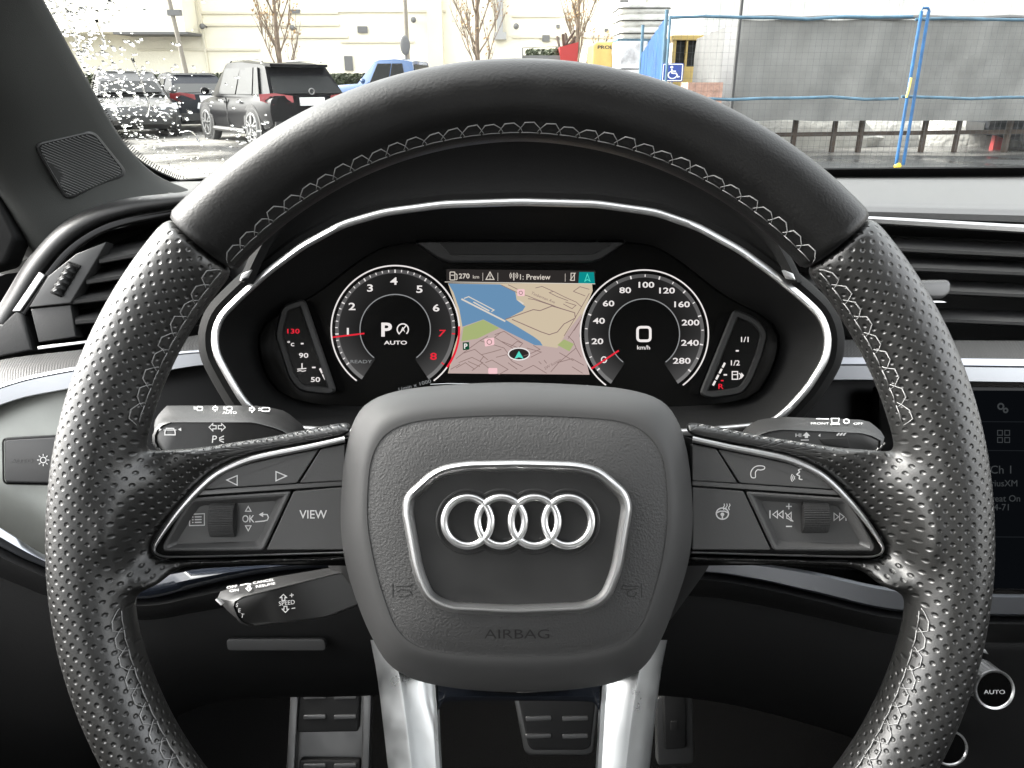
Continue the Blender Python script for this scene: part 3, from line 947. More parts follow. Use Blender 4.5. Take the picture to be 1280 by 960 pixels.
# status bar
Ink(lay(1)).fill([(558,336.5),(744,338.5),(744,354.5),(558,352)]).build('status_bar', D['bar'], scr)
Ink(lay(2)).fill([(724,340),(742.5,340.2),(743.5,354.3),(723,354)]).build('status_highlight', D['teal'], scr)
st = Ink(lay(3))
st.line([(556,352.4),(744,354.8)], .9)
st.line(rnd([(562.5,340),(568.5,340),(568.5,350),(562.5,350)], 1), 1.1, closed=True); st.line([(563.5,344),(567.5,344)], 1); st.line([(569.5,342),(571.3,343.5),(571.3,349),(569.5,350)], 1)
st.text('270', (573.6,345), 6.4, sx=1.05, bold=.015, align='l'); st.text('km', (591.2,346), 4.2, sx=1.1, align='l')
st.line([(612.5,340),(607.5,349.3),(617.5,349.3)], 1.1, closed=True); st.line([(612.5,343.2),(612.5,346.5)], 1); st.disc((612.5,348), .6, 8)
st.line([(603.5,341),(603.5,351)], .5); st.line([(622.3,341),(622.3,351)], .5); st.line([(706.5,342),(706.5,352)], .5)
st.line([(642.3,341),(642.3,350.5)], 1.3)
for q in (3, 5):
    st.arc((642.3,344.5), q, -45, 45, .9, 6); st.arc((642.3,344.5), q, 135, 225, .9, 6)
st.text('1: Preview', (650,346.2), 6.8, sx=.98, bold=.01, align='l')
st.line([(713.8,341.5),(718,341.5),(718,350.5),(713.8,350.5)], 1.0, closed=True); st.line([(712.5,350.5),(719.5,341)], .9)
st.build('status_text', D['pale'], scr)
Ink(lay(4)).line([(734.2,342.5),(731,351.5),(734.2,349.3),(737.6,351.5)], 1.0, closed=True).build('status_arrow', D['tealf'], scr)
# side gauges: raised trapezoid frames
M['frameplastic'] = mat('gauge_frame', .014, .5)
def side_gauge(pts, ins, name):
    o = rnd(pts, 9, 4)
    q = inset3([Vector((p.x, -p.y, 0)) for p in o], ins, Vector((0,0,1)))
    q = [(p.x, -p.y) for p in q]
    q2 = inset3([Vector((p.x, -p.y, 0)) for p in o], ins*1.25, Vector((0,0,1))); q2 = [(p.x, -p.y) for p in q2]
    q1 = inset3([Vector((p.x, -p.y, 0)) for p in o], ins*.3, Vector((0,0,1))); q1 = [(p.x, -p.y) for p in q1]
    mb = MB(); mb.loft([px3(o, .468), px3(o, .4565), px3(q1, .4550), px3(q, .4552), px3(q2, .4572)], cap=False, capb=True)
    return mb.build(name, M['frameplastic'], cl, ang=30), .4570, q2
g1, dg_, q = side_gauge([(352,382),(381,372),(421,489),(412,494),(375,490),(361,474),(343,418)], 8, 'temperature_gauge')
mb = MB(); mb.plate(px3(q, .4569), .0005); mb.build('gauge_glass', M['glassblack'], g1)
m3 = lambda x, y: P(x, y, .4566)
i = Ink(m3); i.text('130', (366.8,414), 6.0, sx=1.45, bold=.015); i.build('gauge_scale', D['red'], g1)
i = Ink(m3); i.text('°c', (363.5,429.5), 6.6, sx=1.3, bold=.01); i.line([(376,429.5),(379.5,429.5)], 1.8); i.text('90', (379.5,444.3), 6.2, sx=1.45, bold=.015); i.line([(390,459.3),(394.5,459.3)], 1.8)
i.text('50', (394.3,474.4), 6.2, sx=1.45, bold=.015)
i.line([(377.5,454),(377.5,461)], 1.4); i.line([(371.5,461.5),(383,460.5)], 1.2); i.line([(371.5,464),(375,463.2),(378.5,464.2),(382.5,463.2)], 1)
i.line([(399.8,460.5),(402.8,466.5)], 2.4); i.line([(403.3,467.8),(407,474.5)], 2.4)
i.build('gauge_scale', D['white'], g1)
g2, dg_, q = side_gauge([(917,385),(948,398),(961,415),(954,444),(941,476),(929,493),(890,499),(873,494)], 8, 'fuel_gauge')
mb = MB(); mb.plate(px3(q, .4569), .0005); mb.build('gauge_glass', M['glassblack'], g2)
i = Ink(m3); i.text('1/1', (931,424.3), 6.6, sx=1.15, bold=.015); i.line([(919.7,438.5),(923.5,438.5)], 1.9); i.text('1/2', (919.2,453.6), 6.6, sx=1.15, bold=.015); i.line([(904.5,468.5),(908.8,468.5)], 1.9)
for q in range(4): i.line([(906.2-q*4.0,453.5+q*7.5),(903.2-q*4.0,459.3+q*7.5)], 2.6)
i.line([(915.3,464.5),(922,464.5),(922,474),(915.3,474)], 1.3, closed=True); i.line([(916,468.3),(921.5,468.3)], 1.1); i.line([(923.5,466.5),(925.8,468),(925.8,472.5),(923.5,474)], 1.2); i.fill([(926.5,465.5),(930,469.3),(926.5,473.5)])
i.build('gauge_scale', D['white'], g2)
i = Ink(m3); i.text('R', (901.3,483), 6.4, sx=1.3, bold=.01); i.line([(901,475.8),(904.5,475.8)], 1.6); i.build('gauge_scale', D['red'], g2)
# thin bright line under the display
mb = MB(); mb.tube([P(538,480.5,DC-.001), P(560,479.5,DC-.001), P(735,482,DC-.001)], .0003, 6); mb.build('lower_line', M['chrome'], cl)
# ============================================================ DASHBOARD AND CABIN
dash = thing('dashboard', 'black dashboard with perforated trim strip, brushed metal strips and soft padded top', 'dashboard', P(640, 450, .6))
def strip(cols, prof, n=1):
    """cols: (x, yTop, yBottom[, dd]); prof: (t, depth) down the section"""
    c = crv([Vector((*q[:3], q[3] if len(q) > 3 else 0)) for q in cols], False, 6) if len(cols) > 2 else [Vector((*q[:3], 0)) for q in cols]
    mb = MB(); mb.loft([[P(q[0], q[1]+(q[2]-q[1])*t, d+q[3]) for t, d in prof] for q in c], closed_ring=False, cap=False)
    return mb
M['dashtop'] = mat('soft_dash_top', .040, .42, bump=(1400, .00018), spec=.6)
M['lower'] = mat('lower_panel_plastic', .006, .65, spec=.15, bump=(900,.0001))
M['roll'] = mat('matt_roll', .012, .45, bump=(1000, .00012))
# perforated-look trim
m = mat('trim_weave', .028, .5); k = NT(m)
tc = k.new('ShaderNodeTexCoord'); mp = k.new('ShaderNodeMapping'); mp.inputs['Rotation'].default_value = (0,0,.785); mp.inputs['Scale'].default_value = (520,520,520)
k.link(tc.outputs['Object'], mp.inputs['Vector'])
vo = k.new('ShaderNodeTexVoronoi'); vo.inputs['Randomness'].default_value = 0; vo.inputs['Scale'].default_value = 1; vo.voronoi_dimensions = '2D'; k.link(mp.outputs[0], vo.inputs['Vector'])
bp = k.new('ShaderNodeBump'); bp.inputs['Distance'].default_value = .0005; k.link(vo.outputs['Distance'], bp.inputs['Height']); k.link(bp.outputs[0], k.b.inputs['Normal'])
M['weave'] = m

# padded top, from the vents forward to the glass
mb = strip([(990,0,1),(1600,0,1)], [(0,0),(1,0)])
mb = MB()
X0, X1 = 985, 1700
rowsR = [(214,212,1.08),(221,219,1.02),(232,232,.88),(245,247,.76),(252,255,.705),(257,262,.682),(262,269,.674),(268,277,.676),(271,280,.70)]
mb.loft([[P(X0,a,d), P(X1,a+(b-a)*2.6,d)] for a, b, d in rowsR], closed_ring=False, cap=False)
mb.build('top_pad', M['dashtop'], dash, ang=60)
# centre of the top pad behind the hood, and left shelf
mb = MB()
mb.loft([[P(x, y, d) for x, y, d in row] for row in (
    [(150,228,1.0),(300,226,1.0),(640,222,1.0),(990,220,1.02)],
    [(190,236,.86),(330,236,.84),(640,238,.80),(990,236,.84)],
    [(230,246,.76),(350,262,.70),(640,270,.66),(990,256,.70)],
    [(240,262,.72),(350,300,.62),(640,300,.60),(990,290,.62)],
    [(250,300,.74),(350,420,.66),(640,480,.64),(990,430,.66)])], closed_ring=False, cap=False)
mb.build('top_pad', M['dashtop'], dash, ang=80)
mb = MB()
shelf = [[(-200,290,.70),(60,262,.80),(150,246,.84),(232,240,.86)],[(-200,330,.66),(40,300,.73),(120,268,.76),(240,250,.78)],[(-200,380,.64),(20,330,.70),(110,288,.72),(244,262,.74)]]
mb.loft([[P(*q) for q in r_] for r_ in shelf], closed_ring=False, cap=False)
mb.build('side_shelf', M['roll'], dash, ang=80)
# weave strips
LW = [(-120,478,532),(0,450,484),(103,437,459),(213,424,441),(262,417,437),(330,412,432)]
strip(LW, [(0,.640),(.5,.612),(1,.596)]).build('woven_trim', M['weave'], dash, ang=60)
strip([(1000,425,447),(1100,425,447),(1280,426,449),(1700,428,452)], [(0,.655),(.5,.635),(1,.618)]).build('woven_trim', M['weave'], dash, ang=60)
# metal strips
LA = [(-120,530,566),(0,481,507),(88,460,486),(213,441,463),(262,437,456),(330,432,450)]
strip(LA, [(-.03,.600),(0,.5935),(.12,.5925),(.2,.594),(.95,.596),(1,.600),(1,.62)]).build('metal_strip', M['alu'], dash, ang=25)
strip([(1000,447,476),(1100,447,476),(1280,449,479),(1700,453,485)], [(-.03,.622),(0,.6155),(.28,.6145),(.36,.616),(.95,.618),(1,.622),(1,.65)]).build('metal_strip', M['alu'], dash, ang=25)
# light inlay panel at the far left
m = mat('stone_grey_inlay', (.27,.28,.26), .38, metal=.35, bump=(60,.0003), var=(26,.10)); M['inlay'] = m
mb = MB(); mb.plate(px3([(-160,560),(0,503),(75,484),(140,478),(140,735),(57,697),(0,663),(-160,600)], .612), .01, .002)
mb.build('grey_inlay', m, dash)
# gloss panels either side of the cluster
mb = MB(); mb.plate(px3([(135,462),(330,440),(430,470),(430,720),(135,745)], .622), .02, .001); mb.build('gloss_panel', M['piano'], dash)
mb = MB(); mb.plate(px3([(860,470),(1120,470),(1120,752),(860,706)], .645), .02, .001); mb.build('gloss_panel', M['piano'], dash)
# lower metal strips
strip([(-160,560,590),(0,660,682),(57,695,709),(110,716,733)], [(-.05,.585),(0,.578),(.5,.574),(1,.578),(1.05,.60)]).build('metal_strip', M['alu'], dash, ang=60)
strip([(110,716,733),(150,724,745),(190,722,747),(250,712,732),(330,703,716),(440,697,707),(640,694,704)], [(-.05,.585),(0,.578),(.5,.574),(1,.578),(1.05,.60)]).build('shaded_metal_strip', M['bluegloss'], dash, ang=60)  # same metal strip, its shade put into a darker colour
strip([(640,694,704),(860,699,714),(940,704,724),(1020,716,742),(1105,734,762),(1180,741,768),(1240,743,770),(1330,744,771),(1700,746,775)], [(-.03,.585),(0,.578),(.12,.575),(.9,.577),(1,.581),(1,.60)]).build('metal_strip', M['alu'], dash, ang=30)
# matt rolls under the strips
strip([(-160,590,660),(0,682,722),(57,709,745),(130,742,772),(190,747,775),(250,734,765),(330,717,752),(440,706,745),(640,704,740)], [(0,.60),(.08,.588),(.35,.578),(.7,.582),(1,.60)]).build('padded_roll', M['roll'], dash, ang=80)
strip([(640,704,740),(860,714,745),(940,724,755),(1020,742,772),(1105,762,792),(1180,768,800),(1240,770,803),(1330,771,804),(1700,775,808)], [(0,.60),(.08,.588),(.3,.576),(.65,.582),(1,.60)]).build('padded_roll', M['roll'], dash, ang=80)
# knee panels
mb = strip([(-160,655,900),(0,715,960),(130,765,960),(250,760,880),(440,742,868),(640,735,862),(860,742,870),(1020,768,905),(1180,795,960)], [(0,.60),(.15,.597),(.7,.615),(1,.66),(1.02,.80)])
mb.build('knee_panel', M['lower'], dash, ang=60)
mb = MB(); mb.plate(px3(rnd([(282,799),(406,799),(408,814),(284,814)], 6), .597), .004, .001); mb.build('card_slot', mat('slot_plastic', .012, .6), dash)
# steering column shroud
col_ = thing('column_shroud', 'black steering column shroud behind the airbag hub', 'steering column cover', P(645, 640, .42))
mb = MB(); o = rnd([(380,560),(915,560),(900,690),(820,800),(480,800),(395,690)], 40, 6)
mb.loft([px3([( 645+(p.x-645)*k_, 640+(p.y-640)*k_) for p in o], d) for k_, d in ((.62,.352),(.78,.358),(.92,.375),(1,.41),(1,.60))], cap=True)
mb.build('shroud', M['black'], col_, ang=60)

# ---- left air vent
va = thing('air_vent', 'slanted black air vent at left end of dash, with thumbwheel', 'air vent', P(120, 350, .65), group='air vents of the dashboard')
rim_c = crv([(252,247),(205,253),(160,260),(115,274),(78,298),(46,334),(20,376),(2,405)], False, 6)
mb = MB(); n = len(rim_c)
rr_ = []
for i, p in enumerate(rim_c):
    t = (rim_c[min(i+1,n-1)]-rim_c[max(i-1,0)]).normalized(); nn = Vector((-t.y, t.x))
    w_ = 8+6*min(1, i/(n-1)*1.8)
    rr_.append([P(p.x+nn.x*w_*a, p.y+nn.y*w_*a, d) for a, d in ((-1.1,.69),(-1,.668),(-.6,.658),(0,.655),(.6,.657),(1,.664),(1.1,.70))])
mb.loft(rr_, closed_ring=False, cap=False); mb.build('vent_rim', M['roll'], va, ang=80)
# inner gloss lip with silver accent
lip = crv([(250,259),(205,267),(160,276),(122,290),(88,313),(62,343),(38,378),(22,402)], False, 6)
mb = MB(); mb.tube([P(p.x, p.y, .659) for p in lip], .0035, 8, flat=.6); mb.build('vent_lip', M['gloss'], va)
mb = MB(); mb.plate(px3([(49,340),(56,344),(25,389),(15,389)], .6545), .003, .0006); mb.build('silver_accent', mat('matt_silver', .55, .35, metal=.9), va)
mb = MB(); mb.plate(px3([(47,433),(120,424),(120,427.5),(47,437)], .650), .003, .0005); mb.build('silver_accent', bpy.data.materials['matt_silver'], va)
mb = MB(); mb.loft([px3([(250,262),(120,292),(40,380),(28,405),(48,436),(260,405)], .664), px3([(250,270),(140,296),(60,370),(48,405),(60,425),(260,400)], .74)], capb=True, capa=False); mb.build('vent_cavity', M['deep'], va)
mb = MB()
for pts in ([(2,405),(20,388),(28,392),(40,438),(0,446),(-30,440),(-30,405)],): mb.plate(px3(pts, .655), .02, .002)
mb.build('vent_corner', M['soft'], va)
# control panel with thumbwheel
mb = MB(); mb.plate(px3([(133,302),(128,312),(88,379),(36,384),(60,345),(95,317)], .653), .012, .001); cp = mb.build('control_panel', mat('vent_control_plastic', .045, .42), va)
mb = MB(); mb.plate(px3([(88,381),(95,421),(48,428),(38,386)], .655), .012, .001); mb.build('panel_edge', M['soft'], va)
mb = MB(); mb.plate(px3(rnd([(85,326),(101,332),(76,372),(62,366)], 2), .6518), .003, .0004); mb.build('wheel_slot', M['groove'], cp)
a, b = P(92,331,.651), P(70,368,.651); ax = (b-a)
pts = [a+ax*t for t in [i/16 for i in range(17)]]
mb = MB(); mb.tube(pts, [.0040+.0012*(1 if i % 3 == 0 else 0) for i in range(17)], 12); mb.build('thumbwheel', M['soft'], cp, ang=60)
for i in range(5):
    mb = MB(); c = a+ax*(.12+.19*i); mb.bar(c+Vector((-.0014,-.0009,.0046)), c+Vector((.0014,.0005,.0046)), .0007); mb.build('thumbwheel_mark', M['icon'], cp)
def slat(x0, y0, x1, y1, th, d0, parent):
    mb = MB()
    mb.loft([[P(x, y-th*.9, d0+.035), P(x, y-th*.25, d0+.004), P(x, y, d0), P(x, y+th*.25, d0+.001), P(x, y+th*.35, d0+.004), P(x, y-th*.3, d0+.036)] for x, y in ((x0,y0),(x1,y1))], cap=True)
    mb.build('slat', M['slat'], parent, ang=40)
M['slat'] = mat('slat_plastic', .04, .38)
for (x0,y0,x1,y1) in ((124,325,255,301),(108,351,255,328),(90,376,255,356),(94,401,255,388)):
    slat(x0, y0, x1, y1, 16, .655, va)

# ---- right air vent
vb = thing('air_vent', 'wide centre air vent right of the wheel, black slats with a silver adjuster tab', 'air vent', P(1250, 350, .68), group='air vents of the dashboard')
mb = MB(); mb.loft([px3([(1000,278),(1500,300),(1500,438),(1000,426)], .672), px3([(1000,290),(1500,310),(1500,430),(1000,420)], .76)], capa=False, capb=True); mb.build('vent_cavity', M['deep'], vb)
strip([(1000,267,273),(1100,271,281),(1280,281,292),(1500,293,306)], [(0,.672),(0,.664),(.3,.6625),(.8,.664),(1,.668),(1,.69)]).build('silver_accent', bpy.data.materials['matt_silver'], vb, ang=40)
for y0, y1 in ((309,318),(333,340),(360,368),(396,402)):
    slat(1000, y0-5, 1500, y1+10, 15, .668, vb)
mb = MB(); mb.plate(px3(rnd([(1120,350),(1186,349),(1190,354),(1189,366),(1180,373),(1120,371)], 5), .655), .014, .003); tab = mb.build('adjuster_tab', M['alu_dark'], vb, ang=50)
mb = MB(); mb.plate(px3([(1120,374),(1178,376),(1184,378),(1120,378.5)], .657), .004, .0005); mb.build('tab_edge', M['bright'], tab)

# ---- light switch panel on the inlay
sw = thing('light_switch_panel', 'dark rectangular headlight switch panel set in the pale left dash inlay', 'headlight switch', P(35, 575, .60))
mb = MB(); mb.plate(px3(rnd([(4,549),(110,543),(110,606),(5,604)], 6), .605), .008, .002); mb.build('switch_plate', mat('switch_plastic', .028, .4), sw)
mb = MB(); mb.loft([px3(off2(rnd([(4,549),(110,543),(110,606),(5,604)], 6), o), d) for o, d in ((-2,.609),(-1,.6055),(.6,.6050),(1,.607))], cap=False); mb.build('switch_frame', M['gloss'], sw)
i = Ink(lambda x, y: P(x, y, .6045)); i.ring((54,575), 3.6, 1.2, 16)
for q in range(8):
    a = q*pi/4; i.line([(54+5*cos(a),575+5*sin(a)),(54+7.6*cos(a),575+7.6*sin(a))], 1.1)
i.build('printed_icon', M['icon'], sw)
i = Ink(lambda x, y: P(x, y, .6045)); i.text('AUTO', (27,576), 4.6, sx=1.5); i.build('printed_icon', mat('faint_print', .07, .6), sw)

# ---- infotainment display
inf = thing('infotainment_display', 'dark gloss touch display right of the wheel showing faint radio text', 'touch display', P(1350, 600, .62))
mb = MB(); mb.plate(px3(rnd([(1100,482),(1700,488),(1700,741),(1100,738)], 5), .618), .012, .0015); sc_ = mb.build('screen', M['gloss'], inf)
F_ = {n: lit('faint_'+n, c) for n, c in (('text', '#3a3d3f'), ('line', '#1d2023'), ('panel', '#090b0e'))}
mq = lambda x, y: P(x, y, .6177)
i = Ink(lambda x, y: P(x, y, .6179)); i.fill([(1215,488),(1640,490),(1640,738),(1215,735)]); i.build('screen_image', F_['panel'], sc_)
i = Ink(mq); i.text('Ch 1', (1238,587), 10, sx=1.05, align='l'); i.text('SiriusXM', (1231,604), 8, align='l'); i.text('Great On', (1231,623), 8, align='l'); i.text('04-71', (1237,634), 8, align='l')
i.text('Preview', (1300,604), 8, align='l')
i.ring((1251,508), 3.5, 2, 10); i.ring((1257,513), 2.5, 2, 10)
for q in ((1250,541),(1259,541),(1250,550),(1259,550)): i.line([(q[0]-3,q[1]-3),(q[0]+3,q[1]-3),(q[0]+3,q[1]+3),(q[0]-3,q[1]+3)], 1, closed=True)
i.build('screen_text', F_['text'], sc_)
i = Ink(mq)
for y in (527,563,671): i.line([(1225,y),(1640,y+3)], .9)
i.build('screen_line', F_['line'], sc_)

# ---- climate panel with two knobs
cc = thing('climate_panel', 'black climate control panel below the touch display', 'climate panel', P(1300, 870, .62))
mb = MB(); mb.plate(px3(rnd([(1165,806),(1700,812),(1700,1080),(1120,1080)], 10), .612), .03, .003); mb.build('panel', M['lower'], cc)
mb = MB(); mb.plate(px3([(1215,806),(1232,812),(1236,818),(1228,816)], .606), .003, .0004); mb.build('panel_mark', M['chrome'], cc)
def knob(cx, cy, rr, d, label, auto):
    kn = thing('rotary_knob', label, 'knob', P(cx, cy, d+.02), group='knobs of the climate panel')
    n = 64; R0 = rr*d/FOC
    c = P(cx, cy, d); back = c + Vector((-.001, .0025, -.018))
    def rg(k_, cc_): return [cc_+Vector((cos(2*pi*j/n)*R0*k_, sin(2*pi*j/n)*R0*k_, 0)) for j in range(n)]
    mb = MB(); rings = [[back + Vector((cos(2*pi*j/n), sin(2*pi*j/n), 0))*R0*(.98 if j % 2 else 1.0) for j in range(n)], [c+Vector((0,0,-.001)) + Vector((cos(2*pi*j/n), sin(2*pi*j/n), 0))*R0*(.97 if j % 2 else .99) for j in range(n)]]
    mb.loft(rings, cap=True); mb.build('knob_grip', mat('ribbed_metal', .35, .35, metal=.8), kn, ang=20)
    mb = MB(); mb.loft([rg(1.0, c+Vector((0,0,-.001))), rg(1.03, c), rg(1.0, c+Vector((0,0,.0012))), rg(.92, c+Vector((0,0,.0012))), rg(.88, c+Vector((0,0,.0002)))], cap=False); mb.build('knob_ring', M['bright'], kn, ang=60)
    mb = MB(); mb.loft([rg(.90, c), rg(.5, c+Vector((0,0,.0004))), rg(.02, c+Vector((0,0,.0005)))], capa=False); mb.build('knob_face', M['gloss'], kn, ang=60)
    if auto:
        i = Ink(lambda x, y: P(x, y, d-.0008)); i.text('AUTO', (cx, cy+3), 5.2, sx=1.3, bold=.005); i.build('knob_lettering', M['icon'], kn)
knob(1243, 862, 24.5, .585, 'ribbed silver climate knob reading AUTO, upper right beside the wheel rim', True)
knob(1187, 935, 22, .590, 'chrome ringed black knob half hidden behind the lower right wheel rim', False)

# ---- stalks
def pod(name, label, cat, front, back, d0, d1, mface, org):
    t = thing(name, label, cat, org)
    n = 72; cx = sum(p[0] for p in front)/len(front); cy = sum(p[1] for p in front)/len(front)
    f = polar(rndp(front), n, (cx, cy)); b = polar(rndp(back), n, (cx, cy-4))
    mb = MB()
    rings = [px3(b, d1+.012), px3(b, d1)]
    for q in (.33,.66,1): rings.append(px3([u.lerp(v, q) for u, v in zip(b, f)], d1+(d0-d1)*q**.8))
    rings.append(px3([v.lerp(Vector((cx,cy)), .035) for v in f], d0-.0006)); rings.append(px3([v.lerp(Vector((cx,cy)), .05) for v in f], d0+.0006))
    mb.loft(rings, cap=False, capa=True, capb=True)
    o = mb.build('stalk_body', M['stalk'], t, ang=50)
    mb = MB(); mb.loft([px3([v.lerp(Vector((cx,cy)), .06) for v in f], d0+.0006), px3([v.lerp(Vector((cx,cy)), .075) for v in f], d0-.0002)], capa=False, capb=True); mb.build('stalk_face', mface, t, ang=50)
    return t
def rndp(pts): return rnd(pts, 8, 3)
M['stalk'] = mat('stalk_plastic', .016, .5, bump=(1300,.00008))
M['stalkface'] = mat('stalk_face', .006, .32)
M['stalkgrey'] = mat('stalk_face_grey', .045, .42)
t = pod('turn_signal_stalk', 'black turn signal stalk left of the column, white arrow and parking light symbols', 'control stalk',
        [(190,540),(204,527),(318,527),(352,536),(380,553),(372,575),(300,580),(205,572),(190,556)], [(193,524),(208,507),(322,507),(356,513),(384,536),(376,562),(300,568),(205,560),(192,540)], .375, .402, M['stalkface'], P(290,545,.39))
i = Ink(lambda x, y: P(x, y, .3744))
def arrow(c, s, dx, dy, out=True):
    pts = [(0,-1),(1,0),(0,1),(0,.45),(-.9,.45),(-.9,-.45),(0,-.45)]
    q = [(c[0]+(x*dx-y*dy)*s, c[1]+(x*dy+y*dx)*s) for x, y in pts]
    (i.line(q, 1.1, closed=True) if out else i.fill(q))
arrow((266,534), 4.6, -1, 0); arrow((277,534), 4.6, 1, 0)
i.text('P', (268,549), 9, sx=1.0, shear=.1)
for q in ((-1,-3.2),(0,0),(1,3.2)): i.line([(274,549+q[1]*.4),(280,549+q[1]*1.3)], 1.2)
i.line([(206,540),(208,535.5),(217,535.5),(219,540),(219,543.5),(206,543.5)], 1.4, closed=True); i.line([(204.5,537.5),(220.5,537.5)], 1.2)
i.fill([(198.5,534.5),(202.5,536.7),(198.5,539)]); i.fill([(226.5,534.5),(222.5,536.7),(226.5,539)])
i.build('printed_icon', M['icon'], t)
topd = lambda x, y: P(x, y, .3995-(y-506)/20*.024)
i = Ink(lambda x, y: topd(x, y))
for x0 in (242, 279): i.line(rnd([(x0+4,508.3),(x0+11,508.3),(x0+11,513),(x0+4,513)], 2), 1, closed=True); i.line([(x0,509),(x0+3,509)], .9); i.line([(x0,511),(x0+3,511)], .9)
arrow((269,510.5), 3.2, -1, 0); arrow((266,510.5), .1, 1, 0); arrow((315,511.5), 3.4, 1, 0)
i.text('AUTO', (287,515.8), 2.8, sx=1.6); i.line(rnd([(327,509.5),(337,509.5),(337,514),(327,514)], 2), 1, closed=True); i.line([(323,510.5),(326,510.5)], .9); i.line([(323,512.8),(326,512.8)], .9)
i.build('printed_icon', M['icon'], t)
t = pod('wiper_stalk', 'dark grey wiper stalk right of the column, with small rocker and white wiper symbols', 'control stalk',
        [(930,556),(950,541),(975,536),(1085,541),(1108,551),(1100,566),(1000,590),(940,590)], [(925,540),(945,525),(975,521),(1085,525),(1108,545),(1100,560),(1000,580),(940,575)], .375, .402, M['stalkgrey'], P(1010,550,.39))
i = Ink(lambda x, y: P(x, y, .3744)); i.text('HI', (998,544), 4.4, sx=1.3); i.fill([(1008,540),(1013,545),(1010,545),(1010,547.5),(1006,547.5),(1006,545),(1003,545)])
i.fill([(1025.5,542),(1025.5,546),(1022.5,544.5)])
for q in range(3): i.fill([(1048+q*4,541),(1050.5+q*4,541),(1047+q*4,545),(1045+q*4,544)])
i.line([(1001,550),(1011,550)], 1)
i.build('printed_icon', M['icon'], t)
i = Ink(lambda x, y: P(x, y, .3995-(y-520)/18*.024))
i.text('FRONT', (1025,529.3), 2.6, sx=1.9); i.line([(1020,523.3),(1036,523.6)], 1.0); i.text('OFF', (1073,529.5), 2.6, sx=1.9)
i.line([(1039,523),(1049,523),(1048,528.5),(1040,528.5)], 1, closed=True); i.ring((1058,526.5), 3.5, 1.2, 12, ry=2.6); i.line([(1038,530.2),(1050,530.2)], 1.4)
i.build('printed_icon', M['icon'], t)
mb = MB(); mb.plate(px3([(1024,549),(1060,547),(1062,560),(1030,556)], .3742), .003, .0004); mb.build('rocker', M['deep'], t)
t = pod('cruise_control_stalk', 'short black cruise control stalk reading SPEED and SET, low left of the hub', 'control stalk',
        [(288,757),(292,748),(425,715),(470,712),(470,748),(410,772),(312,784),(297,778)], [(270,747),(276,738),(345,721),(430,707),(470,704),(470,735),(410,760),(310,775),(290,770)], .392, .418, M['stalkface'], P(340,750,.40))
i = Ink(lambda x, y: P(x, y, .3914))
i.text('SPEED', (358.5,753.5), 5.4, sx=.98, rot=7)
arrow((354.3,747), 4.0, 0, -1); arrow((356.8,761.5), 4.0, 0, 1)
i.line([(362,744.2),(367,743.6)], 1); i.line([(364.5,741.5),(364.6,746.5)], 1); i.line([(364.5,760.5),(369,760)], 1)
for c_, x, y in (('S',296.3,756.3),('E',299.5,762.8),('T',303,769.5)): i.text(c_, (x, y), 5, sx=.95, rot=-8)
i.build('printed_icon', M['icon'], t)
i = Ink(lambda x, y: P(x, y, .4155-max(0,(y+(x-290)*.2-727))/18*.024))
i.text('OFF', (290,733.5), 3.0, sx=1.8, rot=9); i.text('ON', (292.5,738), 3.0, sx=1.8, rot=9); i.text('CANCEL', (329.5,726.5), 3.0, sx=1.65, rot=10); i.text('RESUME', (332,731.3), 3.0, sx=1.65, rot=10)
i.line([(300,731.5),(310,729.5),(314,730)], 1.1); arrow((311,735.5), 3.2, 0, 1)
i.build('printed_icon', M['icon'], t)
mb = MB(); mb.plate(px3([(269,750),(271,748.5),(278,755.5),(276,757)], .4), .003, .0002); mb.build('white_mark', M['icon'], t)

# ---- pedals and footwell
M['steel'] = mat('brushed_steel', .20, .42, metal=.9, rvar=(40,.1)); M['rubber'] = mat('pedal_rubber', .012, .6)
def stud(cx, cy, w, h, d, parent, m_='steel'):
    mb = MB(); mb.plate(px3(rnd([(cx-w/2,cy-h/2),(cx+w/2,cy-h/2-1),(cx+w/2,cy+h/2-1),(cx-w/2,cy+h/2)], 2), d), .004, .0006); mb.build('pedal_stud', M[m_], parent)
ft = thing('footrest', 'stainless steel footrest with black rubber grip blocks, low left of the column', 'footrest', P(410, 940, .84))
mb = MB(); mb.plate(px3([(364,864),(463,866),(456,1100),(352,1100)], .842), .012, .001); mb.build('footrest_plate', M['steel'], ft)
for xa, xb, xc, xd in ((363,373,362,350),(454,464,458,447)):
    mb = MB(); mb.plate(px3([(xa,862),(xb,862),(xc,1100),(xd,1100)], .832), .012, .002); mb.build('footrest_rail', M['steel'], ft)
for y0 in (864, 950, 1040):
    mb = MB(); mb.plate(px3(rnd([(374,y0),(450,y0+1),(448,y0+51),(371,y0+52)], 4), .834), .008, .002); bl = mb.build('rubber_block', M['rubber'], ft)
    for yy in (y0+8, y0+33):
        for xx in (393, 431): stud(xx, yy, 28, 5.5, .832, bl)
bk_ = thing('brake_pedal', 'brake pedal with chrome edge and four metal studs seen through the wheel spokes', 'pedal', P(698, 910, .82))
mb = MB(); o = rnd([(642,870),(750,870),(742,940),(735,945),(660,945),(655,938)], 6); mb.plate(px3(o, .82), .01, .002); mb.build('pedal_rim', M['steel'], bk_)
mb = MB(); o = rnd([(646,866),(746,866),(738,935),(730,938),(665,938),(660,932)], 5); mb.plate(px3(o, .814), .01, .002); pp = mb.build('pedal_pad', M['rubber'], bk_)
for yy in (899, 921):
    for xx in (673, 719): stud(xx, yy, 32, 6, .812, pp)
mb = MB(); mb.bar(P(700,880,.83), P(690,600,.98), .03, .012); mb.build('pedal_arm', M['deep'], bk_)
